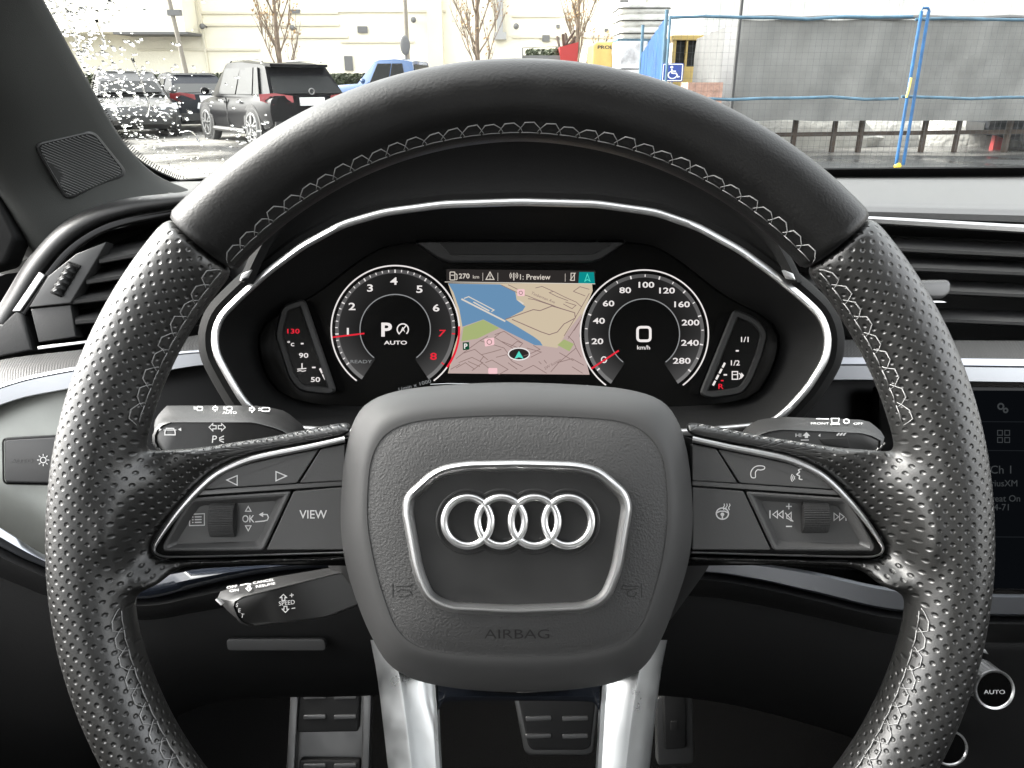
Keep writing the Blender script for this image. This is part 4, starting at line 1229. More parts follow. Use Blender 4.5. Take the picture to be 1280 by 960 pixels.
ac = thing('accelerator_pedal', 'dim accelerator pedal with worn metal edge, just right of the right lower spoke', 'pedal', P(840, 910, .86))
mb = MB(); o = rnd([(820,872),(866,866),(868,955),(822,958)], 6); mb.plate(px3(o, .86), .012, .002); mb.build('pedal_rim', mat('dull_metal', .10, .5, metal=.6), ac)
mb = MB(); o = rnd([(829,860),(858,856),(858,936),(831,938)], 5); mb.plate(px3(o, .854), .008, .002); pp = mb.build('pedal_pad', M['rubber'], ac)
stud(843, 908, 9, 12, .852, pp, 'rubber')
fw = thing('footwell', 'black carpeted footwell below the dashboard', 'footwell', P(640, 900, 1.0))
def wbox(mb, x0, x1, y0, y1, z0, z1):
    vs = [toC((x, y, z)) for x in (x0,x1) for y in (y0,y1) for z in (z0,z1)]
    mb.add(vs, [(0,1,3,2),(4,6,7,5),(0,4,5,1),(2,3,7,6),(0,2,6,4),(1,5,7,3)]); return mb
M['carpet'] = mat('black_carpet', .003, .95, spec=.05, bump=(700,.001))
wbox(MB(), -.74, .74, -1.6, 1.25, .30, .34).build('floor_carpet', M['carpet'], fw)
wbox(MB(), -.74, .74, 1.15, 1.2, .30, 1.0).build('bulkhead', M['carpet'], fw)
wbox(MB(), .22, .48, -.5, .42, .34, .60).build('centre_tunnel', M['lower'], fw)

# ---- left A pillar with tweeter grille
pl = thing('windscreen_pillar', 'dark grey windscreen pillar trim at upper left with ribbed speaker grille', 'pillar trim', P(90, 150, .7))
ST = [((-420,-160,.42),(-30,-160,.50)),((-260,-60,.50),(20,-60,.57)),((-150,30,.56),(68,30,.64)),((-90,110,.60),(112,110,.70)),((-40,180,.64),(151,176,.76)),((2,240,.67),(190,217,.81)),((32,290,.68),(240,241,.84)),((62,335,.69),(252,262,.80))]
cr = crv([Vector((*a, *b)[:6]) if False else Vector((a[0],a[1],a[2],b[0],b[1],b[2])) for a, b in ST], False, 5)
mb = MB(); rings = []
for q in cr:
    a = Vector(q[:3]); b = Vector(q[3:])
    row = [P(a.x-60, a.y+8, a.z+.09), P(a.x-14, a.y+2, a.z+.015)]
    for t_ in [j/10 for j in range(11)]:
        m_ = a.lerp(b, t_); row.append(P(m_.x, m_.y, m_.z - .030*sin(pi*t_)**.8))
    row += [P(b.x+3, b.y, b.z+.012), P(b.x-2, b.y, b.z+.05)]
    rings.append(row)
mb.loft(rings, closed_ring=False, cap=False)
M['pillar'] = mat('pillar_cloth', (.030,.031,.029), .8, bump=(1500,.0002), spec=.3)
mb2 = MB(); mb2.plate(px3(rnd([(-320,110),(-60,150),(-22,205),(-2,250),(20,296),(6,330),(-320,420)], 6), .672), .02, .004); mb2.build('shade_panel', M['lower'], pl)  # black panel added for the shadow where the pillar curves away
po = mb.build('pillar_cover', M['pillar'], pl, ang=80)
from mathutils.bvhtree import BVHTree
bvh = BVHTree.FromPolygons(mb.v, [f for f in mb.f])
def on_pillar(px, py, lift=0.0):
    r = Vector(((px-640)/FOC, (480-py)/FOC, -1)); h_ = bvh.ray_cast(Vector((0,0,0)), r.normalized())
    p = h_[0] if h_[0] is not None else P(px, py, .72)
    return p*(1-lift/p.length)
go = rnd([(44,181),(116,164.5),(158,217),(84,249)], 11, 6)
cg = Vector((101,206))
mb = MB(); gb = []
for s_, l_ in ((1.06,.0),(1.03,.0022),(.98,.003),(.95,.001)): gb.append([on_pillar(*(cg+(p-cg)*s_), l_) for p in go])
mb.loft(gb, cap=False); gr = mb.build('grille_frame', M['soft'], pl, ang=50)
mb = MB(); mb.loft([[on_pillar(*(cg+(p-cg)*s_), .0016) for p in go] for s_ in (.96,.8,.6,.4,.2,.02)], capa=False); mb.build('grille_back', M['deep'], gr)
mb = MB()
gpoly = [cg+(p-cg)*.95 for p in go]
def clip(c, dirv):
    ts = []
    for i_ in range(len(gpoly)):
        p, q = gpoly[i_-1]-c, gpoly[i_]-c; e = q-p; den = dirv.x*e.y-dirv.y*e.x
        if abs(den) < 1e-9: continue
        t_ = (p.x*e.y-p.y*e.x)/den; u = (p.x*dirv.y-p.y*dirv.x)/den
        if 0 <= u <= 1: ts.append(t_)
    return (min(ts), max(ts)) if len(ts) >= 2 else None
dv = Vector((1, .42)).normalized(); nv = Vector((-dv.y, dv.x))
for i_ in range(-26, 27):
    c = cg+nv*i_*3.05; t_ = clip(c, dv)
    if t_ and t_[1]-t_[0] > 4:
        mb.tube([on_pillar(*(c+dv*(t_[0]+(t_[1]-t_[0])*u)), .0026) for u in (0,.25,.5,.75,1)], .0007, 6)
rb = mb.build('grille_ribs', mat('rib_plastic', .075, .5), gr)

# ---- windscreen plane
WS0 = Vector((0, 1.06, EYE.z-.118)); WSn = Vector((0, sin(RAD(31)), cos(RAD(31)))).normalized()
def onWS(px, py, lift=0.0):
    r = ray(px, py); t_ = (WS0-EYE).dot(WSn)/r.dot(WSn)
    return toC(EYE + r*t_ + WSn*lift)
wsd = thing('windscreen', 'clear windscreen glass above the dash with black dotted edge band', 'windscreen', onWS(640, 150))
m = bpy.data.materials.new('thin_glass'); m.use_nodes = True; k = NT(m)
k.n.remove(k.b); tr = k.new('ShaderNodeBsdfTransparent'); tr.inputs[0].default_value = (.985,.995,.985,1)
gl = k.new('ShaderNodeBsdfGlossy'); gl.inputs['Roughness'].default_value = 0.0; gl.inputs[0].default_value = (1,1,1,1)
lw_ = k.new('ShaderNodeLayerWeight'); lw_.inputs[0].default_value = .5
fr_ = k.new('ShaderNodeMath', operation='POWER'); k.link(lw_.outputs['Facing'], fr_.inputs[0]); fr_.inputs[1].default_value = 6
ms = k.new('ShaderNodeMixShader'); k.link(fr_.outputs[0], ms.inputs[0]); k.link(tr.outputs[0], ms.inputs[1]); k.link(gl.outputs[0], ms.inputs[2])
k.link(ms.outputs[0], k.n['Material Output'].inputs['Surface'])
M['glass'] = m
def wsw(x, s, lift=0):  # x metres, s metres up the slope
    return toC(WS0 + Vector((x, 0, 0)) + Vector((0, -cos(RAD(31)), sin(RAD(31))))*s + WSn*lift)
mb = MB(); q = [wsw(-.72,-.04), wsw(.72,-.04), wsw(.72,.9), wsw(-.72,.9)]
mb.loft([q, [p + (R.inverted().to_3x3() @ WSn)*.004 for p in q]]); mb.build('glass', M['glass'], wsd)
M['frit'] = mat('black_frit', .004, .5)
def poly_ws(pts, lift): return [onWS(x, y, lift) for x, y in pts]
mb = MB(); band = crv([(108,92,96,100),(132,146,118,158),(150,172,136,186),(170,193,160,208),(195,210,188,226),(232,226,226,245)], False, 4)
mb.loft([[onWS(q[0],q[1],-.002), onWS(q[2],q[3],-.002), onWS(q[2],q[3],-.004), onWS(q[0],q[1],-.004)] for q in band], cap=True); mb.build('edge_band', M['frit'], wsd)
mb = MB(); mb.loft([[onWS(x,a,-.002), onWS(x,b,-.002), onWS(x,b,-.004), onWS(x,a,-.004)] for x, a, b in ((225,222,250),(300,216,240),(600,211,235),(900,209,230),(1050,208,226),(1280,206,224),(1700,204,222))], cap=True); mb.build('edge_band', M['frit'], wsd)
i = Ink(lambda x, y: onWS(x, y, -.0022))
c = crv([(112,98),(134,148),(152,173),(172,194),(197,211),(234,227)], False, 9)
for a, b in zip(c, c[1:]):
    L_ = (b-a).length; nn = Vector((b.y-a.y, -(b.x-a.x))).normalized()
    for q in range(max(1, int(L_/2.4))):
        p = a.lerp(b, q*2.4/L_); p2 = p+nn*6
        i.line([(p.x,p.y),(p2.x,p2.y)], 1.1)
i.build('edge_dots', M['frit'], wsd)

# ---- raindrops on the glass
random.seed(5)
rd = MB(); UW = [(R.inverted().to_3x3() @ Vector((1,0,0))), (R.inverted().to_3x3() @ Vector((0,-cos(RAD(31)),sin(RAD(31))))), (R.inverted().to_3x3() @ WSn)]
def drop(px, py, r, ax=1, ay=1):
    c = onWS(px, py, .004); n = 9; rings = []
    rot = random.uniform(-.4, .4); e = [random.uniform(.75, 1.2) for _ in range(n)]
    for j in range(5):
        a = pi/2*j/4; rr = max(cos(a), .02)*r; h_ = sin(a)*r*.24
        rings.append([c + UW[0]*(cos(2*pi*q/n+rot)*rr*ax*e[q]) + UW[1]*(sin(2*pi*q/n+rot)*rr*ay*e[q]) + UW[2]*h_ for q in range(n)])
    rd.loft(rings, cap=True)
def edge_x(y): return 50+ (y*.62 if y < 170 else 105+(y-170)*1.3)
cnt = 0
while cnt < 760:
    y = random.uniform(-10, 228); x = edge_x(y)+random.expovariate(1/60)
    if x > 340: continue
    if y < 90 and x > edge_x(y)+90 and random.random() < .5: continue
    dens = 1.0 if (90 < y < 158 and x < 225) or x < edge_x(y)+45 else .38
    if random.random() > dens: continue
    r = random.choice((.0010,.0013,.0016,.002,.0026))*random.uniform(.6,1.05)
    if y > 160: r *= .8
    drop(x, y, r, random.uniform(.9,1.4), random.uniform(.8,1.8)); cnt += 1
for _ in range(34): drop(random.gauss(310,14), random.gauss(172,9), random.uniform(.0012,.0028), 1.4, 1.2)
for pts in ([(66,-5),(72,15),(80,25),(92,50),(98,68),(103,88)], [(165,78),(176,105),(180,120),(186,135),(183,150)], [(120,30),(128,50),(131,66)], [(196,150),(205,145),(214,152)], [(225,170),(238,168),(246,176),(252,186)]):
    c = crv(pts, False, 4); rings = []
    for p in c:
        o = onWS(p.x, p.y, .004); w_ = random.uniform(.0010,.0017)
        rings.append([o + UW[0]*cos(a)*w_ + UW[2]*max(0, sin(a))*w_*.6 for a in [2*pi*j/8 for j in range(8)]])
    rd.loft(rings)
m = bpy.data.materials.new('water_drop'); m.use_nodes = True; k = NT(m)
k.b.inputs['Transmission Weight'].default_value = 1; k.b.inputs['Roughness'].default_value = 0; k.b.inputs['IOR'].default_value = 1.33; k.b.inputs['Base Color'].default_value = (1,1,1,1)


rt = rd.build('raindrops', m, None, ang=180); rt.matrix_world = VIEW; solo(rt, 'raindrops and runs of water on the left side of the windscreen', 'raindrops', kind='stuff')

# ---- the rest of the cabin that shades this view: roof lining, door trims, seat backs
rf = thing('roof_lining', 'pale grey roof lining over the front seats', 'roof lining', toC((0,-.8,1.58)))
wbox(MB(), -.74, .74, -2.0, .16, 1.56, 1.60).build('lining', mat('roof_cloth', (.30,.30,.28), .9), rf)
for sx in (-1, 1):
    dt = thing('door_trim', 'black door trim on the %s side of the cabin' % ('driver' if sx < 0 else 'passenger'), 'door trim', toC((sx*.76,-.2,.8)), group='door trims of the car')
    wbox(MB(), sx*.74-.02, sx*.74+.02, -2.0, 1.2, .3, .90).build('trim_panel', M['lower'], dt)
    wbox(MB(), sx*.73-.025, sx*.73+.025, -.62, -.45, .90, 1.57).build('door_pillar', M['pillar'], dt)
for sx in (-.37, .37):
    st_ = thing('front_seat', 'black leather front seat on the %s side' % ('driver' if sx < 0 else 'passenger'), 'car seat', toC((sx,-.6,.4)), group='front seats of the car')
    sx2 = 0 if sx < 0 else .74
    wbox(MB(), sx2-.25, sx2+.25, -.85, -.72, .6, 1.28).build('backrest', M['leather'], st_)
    wbox(MB(), sx2-.25, sx2+.25, -.72, -.2, .5, .66).build('seat', M['leather'], st_)
    wbox(MB(), sx2-.13, sx2+.13, -.85, -.74, 1.3, 1.48).build('headrest', M['leather'], st_)
# ============================================================ OUTSIDE, THROUGH THE WINDSCREEN
def X_at(px, Y): return atY(px, 105, Y).x
def Z_at(py, Y, px=640): return atY(px, py, Y).z
def gthing(name, label, cat, px, Y, group=None, rotz=0, kind=None):
    return thing(name, label, cat, (X_at(px, Y), Y, 0), group, True, rotz, kind)
# ground
m = mat('wet_asphalt', .17, .30, spec=.5, bump=(9, .02, 6)); k = NT(m)
tc = k.new('ShaderNodeTexCoord'); nz = k.new('ShaderNodeTexNoise'); nz.inputs['Scale'].default_value = .35; nz.inputs['Detail'].default_value = 6
k.link(tc.outputs['Object'], nz.inputs['Vector'])
mr = k.new('ShaderNodeMapRange'); mr.inputs[1].default_value = .42; mr.inputs[2].default_value = .58; mr.inputs[3].default_value = .08; mr.inputs[4].default_value = .5
k.link(nz.outputs[0], mr.inputs[0]); k.link(mr.outputs[0], k.b.inputs['Roughness'])
rp = k.new('ShaderNodeValToRGB'); rp.color_ramp.elements[0].color = (.07,.07,.07,1); rp.color_ramp.elements[1].color = (.22,.21,.19,1); rp.color_ramp.elements[0].position = .4; rp.color_ramp.elements[1].position = .62
k.link(nz.outputs[0], rp.inputs[0]); k.link(rp.outputs[0], k.b.inputs['Base Color'])
def grid(x0, x1, y0, y1, z=0):
    mb = MB(); mb.add([(x0,y0,z),(x1,y0,z),(x1,y1,z),(x0,y1,z)], [(0,1,2,3)]); return mb
g = grid(-400, 400, -200, 600).build('ground', m); g['kind'] = 'structure'
kb = grid(-30, 6, 27.2, 33, .12); kb.box((-12, 27.15, .06), (36, .15, .12)); kb = kb.build('pavement', mat('pale_pavement', .32, .6, var=(2,.15))); kb['kind'] = 'structure'
wetm = mat('wet_dark_tarmac', (.035,.037,.038), .35, spec=.3, bump=(6,.02,5), rvar=(.9,.25))
w_ = MB(); out_ = crv([(1.2,8.6),(6,8.2),(14,8.4),(24,9),(24,14.5),(14,14.2),(7,13.6),(3.4,13.2),(1.6,11)], True, 6)
w_.add([(p.x+.25*noise.noise(Vector((p.x,p.y,0))), p.y+.4*noise.noise(Vector((p.x*.7,p.y,3))), .004) for p in out_], [tuple(range(len(out_)))])
w_ = w_.build('road', wetm); w_['kind'] = 'structure'
def B(mb, x0, x1, y0, y1, z0, z1): return mb.box(((x0+x1)/2,(y0+y1)/2,(z0+z1)/2), (abs(x1-x0),abs(y1-y0),abs(z1-z0)))

# cream building
YB = 38.0
bl = thing('cream_building', 'long cream painted building with ledges and small vents across the car park', 'building', (X_at(300,YB), YB, 0), None, True)
ox = X_at(300, YB)
def bx(px): return X_at(px, YB)-ox
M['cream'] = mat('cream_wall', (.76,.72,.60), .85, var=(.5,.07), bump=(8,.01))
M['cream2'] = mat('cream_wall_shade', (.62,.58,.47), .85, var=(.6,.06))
B(MB(), bx(-220), bx(768), 0, 14, 0, 13).build('wall', M['cream'], bl)
# projecting upper storey at left, with its dark soffit
B(MB(), bx(-220), bx(258), -1.6, -.01, Z_at(40,YB-1.6), 13).build('upper_storey', M['cream'], bl)
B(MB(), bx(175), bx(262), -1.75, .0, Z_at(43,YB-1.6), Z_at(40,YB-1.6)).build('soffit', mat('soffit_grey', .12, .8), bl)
for (a, b, y) in ((262,430,16),(262,430,31),(262,330,62),(430,560,14),(430,520,52),(640,768,46),(640,700,20),(345,440,46),(180,262,62)):
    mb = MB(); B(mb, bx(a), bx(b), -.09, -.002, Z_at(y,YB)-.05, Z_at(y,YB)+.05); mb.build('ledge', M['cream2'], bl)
M['ventgrey'] = mat('vent_grey', .13, .6)
for (a, y0, y1, w_) in ((452,33,41,12),(677,44,52,9),(694,31,35,4),(694,46,50,4),(753,36,40,4),(770,0,5,10),(372,12,17,12)):
    mb = MB(); B(mb, bx(a), bx(a+w_), -.12, -.003, Z_at(y1,YB), Z_at(y0,YB)); f = mb.build('vent', M['ventgrey'], bl)
mb = MB(); B(mb, bx(433), bx(443), -.08, -.003, Z_at(88,YB), Z_at(70,YB)); mb.build('window', M['ventgrey'], bl)
for (a, y) in ((268,34),(376,36),(522,26),(645,34)):
    mb = MB(); mb.bar((bx(a),0,Z_at(y,YB)), (bx(a),-.5,Z_at(y,YB)+.1), .06); mb.ball((bx(a),-.55,Z_at(y,YB)), .13, 8, 5); mb.build('wall_lamp', M['ventgrey'], bl)
mb = MB(); B(mb, bx(622), bx(629), -.35, -.01, Z_at(42,YB), 13); B(mb, bx(619), bx(633), -.5, -.005, Z_at(50,YB), Z_at(41,YB)); mb.build('duct', mat('duct_metal', .35, .4, metal=.6), bl)
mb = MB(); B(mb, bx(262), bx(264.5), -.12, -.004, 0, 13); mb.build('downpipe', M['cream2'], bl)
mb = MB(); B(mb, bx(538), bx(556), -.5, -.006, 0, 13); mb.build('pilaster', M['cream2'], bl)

# white warehouse beyond the container
YW = 27.0
wh = thing('white_warehouse', 'tall white metal clad warehouse wall behind the grey tarpaulin box', 'building', (X_at(872,YW), YW, 0), None, True)
ow = X_at(872, YW)
m = mat('white_cladding', (.55,.55,.53), .6, var=(1.2,.06)); k = NT(m)
mb = MB()
B(mb, 0, 40, 0, 12, 0, 11); mb.build('wall', m, wh)
mb = MB()
for i_ in range(90): B(mb, i_*.45, i_*.45+.05, -.04, -.002, 0, 11)
mb.build('cladding_ribs', m, wh)
mb = MB(); B(mb, 20, 26, -.06, -.003, 6, 8); mb.build('window', mat('dark_pane', .05, .2), wh)

# hedge
def leaves(mb, x0, x1, y0, y1, z0, z1, n, sz, rng, shape=None):
    for _ in range(n):
        x, y, z = rng.uniform(x0, x1), rng.uniform(y0, y1), rng.uniform(z0, z1)
        if shape and not shape(x, y, z): continue
        a = Vector((rng.gauss(0,1), rng.gauss(0,1), rng.gauss(0,1))).normalized(); b = a.orthogonal().normalized(); c = a.cross(b)
        s_ = sz*rng.uniform(.6, 1.4); p = Vector((x, y, z))
        mb.add([p-b*s_, p+c*s_*.5, p+b*s_, p-c*s_*.5], [(0,1,2,3)])
M['hedge'] = mat('hedge_leaves', (.03,.04,.016), .7, var=(4,.5))
M['hedge_core'] = mat('hedge_core', (.02,.028,.012), .9)
rg = random.Random(3)
hd = thing('clipped_hedge', 'low clipped green hedge along the car park edge behind the parked cars', 'hedge', (X_at(280,30), 30, 0), None, True)
hx0, hx1 = X_at(60,30)-X_at(280,30), X_at(560,30)-X_at(280,30)
mb = MB(); B(mb, hx0+.1, hx1-.1, -.5, .5, 0, 1.36); mb.build('branches', M['hedge_core'], hd)
mb = MB(); leaves(mb, hx0, hx1, -.66, -.45, .1, 1.5, 9000, .07, rg, lambda x, y, z: z < 1.43+.06*sin(x*3)+.04*sin(x*9)); leaves(mb, hx0, hx1, -.6, .6, 1.3, 1.52, 6000, .07, rg)
mb.build('foliage', M['hedge'], hd, smooth=False)

# bare upright trees
M['bark'] = mat('bare_bark', (.17,.13,.095), .9, var=(6,.3)); M['budleaf'] = mat('dry_leaf', (.38,.24,.11), .8)
def tree(px, Y, H, label, seed):
    t = gthing('bare_tree', label, 'tree', px, Y, group='bare columnar street trees')
    rg = random.Random(seed); tr = MB(); cr_ = MB(); lf = MB()
    tr.tube([(0,0,0),(.02,0,1.2),(0,.02,2.4),(.03,0,H*.6),(0,0,H)], [.11,.09,.075,.045,.01], 8)
    def br(p, d, L_, r, lv):
        pts = [p]; q = p.copy(); dd = d.copy()
        for i_ in range(6):
            dd = (dd + Vector((rg.gauss(0,.10), rg.gauss(0,.10), .16))).normalized(); q = q+dd*L_/6; pts.append(q.copy())
        cr_.tube(pts, [r*(1-.8*i_/6) for i_ in range(7)], 5)
        if lv < 2:
            for _ in range(5 if lv == 0 else 4):
                k_ = rg.randint(1, 5); a = rg.uniform(0, 2*pi)
                br(pts[k_], (dd+Vector((cos(a),sin(a),.3))*.55).normalized(), L_*rg.uniform(.35,.6), r*.55, lv+1)
        else:
            for _ in range(3):
                if rg.random() < .55: leaves(lf, pts[-1].x-.1, pts[-1].x+.1, pts[-1].y-.1, pts[-1].y+.1, pts[-1].z-.2, pts[-1].z+.05, 1, .05, rg)
    for i_ in range(17):
        z = 1.15+i_*.28*(H/6.5); a = i_*2.4+rg.uniform(-.3,.3)
        br(Vector((0,0,z)), Vector((cos(a)*.62, sin(a)*.62, .8)).normalized(), (2.0-.07*i_)*H/6.5, .032, 0)
    tr.build('trunk', M['bark'], t); cr_.build('crown', M['bark'], t); lf.build('dry_leaves', M['budleaf'], t, smooth=False)
tree(352, 26, 6.6, 'bare upright tree rising directly behind the black hatchback SUV', 4)
tree(597, 27, 6.8, 'bare upright tree against the cream wall above the top of the wheel, left of centre', 9)
tree(720, 28, 6.8, 'bare upright tree nearest the yellow machine and red skip', 15)

# lamp posts
def pole(name, px, Y, H, r, label, lean=0, top=None):
    t = gthing(name, label, 'pole', px, Y)
    mb = MB(); mb.tube([(0,0,0),(lean*.5,0,H*.5),(lean,0,H)], [r,r*.85,r*.7], 10); mb.build('pole', mat(name+'_paint', (.20,.18,.15) if name != 'dark_pole' else (.03,.03,.03), .5), t)
    if top: top(t, lean, H)
    return t
def two_boxes(t, lean, H):
    B(MB(), -.45, -.02, -.1, .1, 3.3, 3.48).build('junction_box', M['ventgrey'], t)
pole('lamp_post', 240, 28, 8, .085, 'leaning grey lamp post left of the black SUV', -.75, two_boxes)
pole('lamp_post', 511, 30, 9, .09, 'pale lamp post above the blue pickup', 0)
t = gthing('round_sign', 'small dark oval sign on a thin pole beside the blue pickup', 'sign', 509, 27)
mb = MB(); mb.tube([(0,0,0),(0,0,2.55)], .03, 8); mb.build('post', M['ventgrey'], t)
mb = MB(); mb.ball((0,-.05,2.35), .3, 20, 10, (.55,.12,1)); mb.build('sign_face', M['ventgrey'], t)
pole('dark_pole', 917, 11.4, 3.6, .028, 'thin dark pole standing at the near corner of the tarpaulin box', -.0)

# ---- vehicles (x forward, y left, z up)
M['paint_black'] = mat('black_paint', (.004,.004,.005), .28, coat=0, spec=.09)
M['paint_navy'] = mat('dark_navy_paint', (.007,.009,.014), .45, coat=.04, spec=.12)
M['paint_grey'] = mat('silver_grey_paint', (.07,.07,.07), .4, metal=.3, coat=.3)
M['paint_blue'] = mat('bright_blue_paint', (.012,.06,.17), .25, coat=1.0)
M['tint'] = mat('tinted_glass', (.014,.015,.015), .3, spec=.10)
M['lamp_red'] = mat('red_lamp_lens', (.22,.008,.012), .3, coat=.3)
M['tyre'] = mat('tyre_rubber', .015, .8); M['rimm'] = mat('alloy_rim', (.22,.22,.22), .45, metal=.6); M['trimb'] = mat('black_trim', .015, .5)
M['white_plate'] = mat('white_number_plate', .75, .5); M['headlamp'] = mat('headlamp_lens', (.6,.62,.64), .1, coat=1)
def vehicle(name, label, cat, loc, heading, L_, W, Hh, paint, style, group='cars parked across the car park', wr=.34, hill=0):
    t = thing(name, label, cat, (loc[0], loc[1], 0), group, True, heading)
    hw = W/2; z0 = .24 if style != 'sedan' else .18
    belt = Hh*.60 if style != 'sedan' else Hh*.64
    # body stations: x, z bottom, z top (deck), half width
    if style == 'suv':
        st = [(-L_/2,.50,.95,.80),(-L_/2+.06,.36,belt,.92),(-L_/2+.35,z0,belt+.03,.99),(-L_*.25,z0,belt+.02,1),(0,z0,belt,1),(L_*.22,z0,belt-.03,1),(L_*.30,z0,belt-.06,.99),(L_*.42,z0,belt-.13,.95),(L_/2-.08,.32,belt-.26,.86),(L_/2,.42,belt-.42,.74)]
        cab = [(-L_/2+.10,belt,.0),(-L_/2+.62,Hh-.06,.70),(-L_*.12,Hh,.76),(L_*.08,Hh-.01,.75),(L_*.30,belt-.05,.0)]
    elif style == 'sedan':
        st = [(-L_/2,.45,.80,.78),(-L_/2+.06,.34,belt-.02,.90),(-L_*.36,z0,belt+.02,.97),(-L_*.22,z0,belt,1),(0,z0,belt-.02,1),(L_*.2,z0,belt-.06,1),(L_*.38,z0,belt-.16,.96),(L_/2-.08,.30,belt-.28,.86),(L_/2,.40,belt-.40,.72)]
        cab = [(-L_*.40,belt+.01,.0),(-L_*.20,Hh-.04,.66),(-L_*.06,Hh,.70),(L_*.06,Hh-.02,.68),(L_*.24,belt-.05,.0)]
    else:
        st = [(-L_/2,.55,1.08,.92),(-L_/2+.05,.45,1.15,.98),(-L_*.3,.40,1.16,1),(-L_*.08,.40,1.16,1),(0,.40,1.18,1),(L_*.22,.40,1.18,1),(L_*.32,.40,1.15,.99),(L_/2-.1,.42,1.08,.93),(L_/2,.50,.95,.82)]
        belt = 1.17
        cab = [(-L_*.10,belt,.0),(-L_*.07,Hh-.04,.76),(L_*.02,Hh,.78),(L_*.13,Hh-.02,.76),(L_*.25,belt,.0)]
    rings = []
    for x, zb, zt, kk in st:
        w_ = hw*kk; hgt = zt-zb
        sec = [(0,zb),(w_*.88,zb),(w_*.96,zb+hgt*.12),(w_*.985,zb+hgt*.32),(w_,zb+hgt*.52),(w_*.985,zb+hgt*.72),(w_*.95,zb+hgt*.88),(w_*.86,zt),(w_*.5,zt+.02),(0,zt+.03)]
        rings.append([Vector((x, y, z)) for y, z in sec] + [Vector((x, -y, z)) for y, z in sec[::-1][1:-1]])
    mb = MB(); mb.loft(rings); body = mb.build('body', paint, t, ang=30)
    # greenhouse hull
    rings = []
    bw = hw*.90
    (xa,za,_), (xb,zb_,kb_), (xc,zc,kc), (xd,zd,kd), (xe,ze,_) = cab
    def cs(x, z, top): return x
    low = [(xa,bw*.96),(xb-.12,bw),(xc,bw*1.02),(xd+.25,bw*1.02),(xe,bw*.90)]
    upp = [(xb-.05,hw*kb_,zb_-.04),(xb+.12,hw*kb_,zb_),(xc,hw*kc,zc),(xd-.1,hw*kd,zd),(xd+.06,hw*kd*.97,zd-.04)]
    vs_l = [Vector((x, y, belt-.03)) for x, y in low] + [Vector((x, -y, belt-.03)) for x, y in low[::-1]]
    vs_u = [Vector((x, y, z)) for x, y, z in upp] + [Vector((x, -y, z)) for x, y, z in upp[::-1]]
    cen = sum(vs_u, Vector())/len(vs_u)
    vs_t = [p.lerp(Vector((p.x, 0, p.z)), .25)+Vector((0,0,.035)) for p in vs_u]
    mb = MB(); mb.loft([vs_l, vs_u, vs_t], capa=False); mb.build('roof', paint, t, ang=40)
    # side glass
    def side_pane(x0, x1, u0, u1, s):
        def pt(u, v):  # u along, v up
            xl = low[1][0]+(low[3][0]-low[1][0])*u; xu = upp[1][0]+(upp[3][0]-upp[1][0])*u
            yl = bw*1.012; yu = (hw*kb_+(hw*kd-hw*kb_)*u)
            return Vector((xl+(xu-xl)*v, s*(yl+(yu-yl)*v+.03), belt-.03+((zc-.02)-(belt-.03))*v))
        o = [pt(x0,.08), pt(x1,.08), pt(u1,.86), pt(u0,.86)]
        mb = MB(); mb.loft([[p-Vector((0,s*.02,0)) for p in o], o]); return mb.build('window', M['tint'], t)
    for s in (-1, 1):
        side_pane(.56, .97, .54, .99, s); side_pane(.16, .53, .18, .51, s)
        if style == 'suv': side_pane(.0, .13, .06, .15, s)
    # rear and front glass
    def end_pane(a, b, name, out):
        (xl, yl), (xu, yu, zu) = a, b
        A0 = Vector((xl,yl*.92,belt+.03)); B0 = Vector((xu,yu*.90,zu-.07)); nrm = Vector((out*.02,0,.012))
        o = [A0+nrm, Vector((A0.x,-A0.y,A0.z))+nrm, Vector((B0.x,-B0.y,B0.z))+nrm, B0+nrm]
        mb = MB(); mb.loft([[p-nrm for p in o], o]); return mb.build(name, M['tint'], t)
    rw = end_pane(low[0], upp[0], 'rear_window', -1); end_pane(low[4], upp[4], 'front_window', 1)
    if style == 'suv':
        mb = MB(); B(mb, upp[0][0]-.16, upp[0][0]+.1, -hw*.66, hw*.66, Hh-.10, Hh-.05); mb.build('spoiler', paint, t)
        for s in (-1, 1):
            mb = MB(); mb.tube([(xb+.1,s*hw*.68,Hh+.0),(xb+.2,s*hw*.68,Hh+.05),(xd-.2,s*hw*.68,Hh+.05),(xd-.1,s*hw*.68,Hh)], .018, 6); mb.build('roof_rail', M['rimm'], t)
    # wheels
    for xw in (-L_*.30, L_*.30):
        for s in (-1, 1):
            c = Vector((xw, s*(hw-.11), wr))
            def cyl(mb, r0, r1, y0, y1, n=28):
                mb.loft([[c+Vector((cos(2*pi*j/n)*r, s*y, sin(2*pi*j/n)*r)) for j in range(n)] for r, y in ((r0,y0),(r1,y1))])
            mb = MB(); cyl(mb, wr+.07, wr+.07, .02, .105); mb.build('wheel_arch', M['trimb'], t)
            mb = MB(); n = 28
            mb.loft([[c+Vector((cos(2*pi*j/n)*r, s*y, sin(2*pi*j/n)*r)) for j in range(n)] for r, y in ((wr*.6,.11),(wr*.94,.115),(wr,.10),(wr,-.1),(wr*.6,-.1))], cap=False)
            ty = mb.build('wheel', M['tyre'], t, ang=40)
            mb = MB()
            for q in range(5):
                a = 2*pi*q/5+.3
                for da in (-.18, .18):
                    mb.bar(c+Vector((cos(a)*.04, s*.118, sin(a)*.04)), c+Vector((cos(a+da)*wr*.68, s*.112, sin(a+da)*wr*.68)), .028, .035, up=(0,1,0))
            mb.tube([c+Vector((cos(2*pi*j/28)*wr*.70, s*.112, sin(2*pi*j/28)*wr*.70)) for j in range(28)], .018, 6, closed=True)
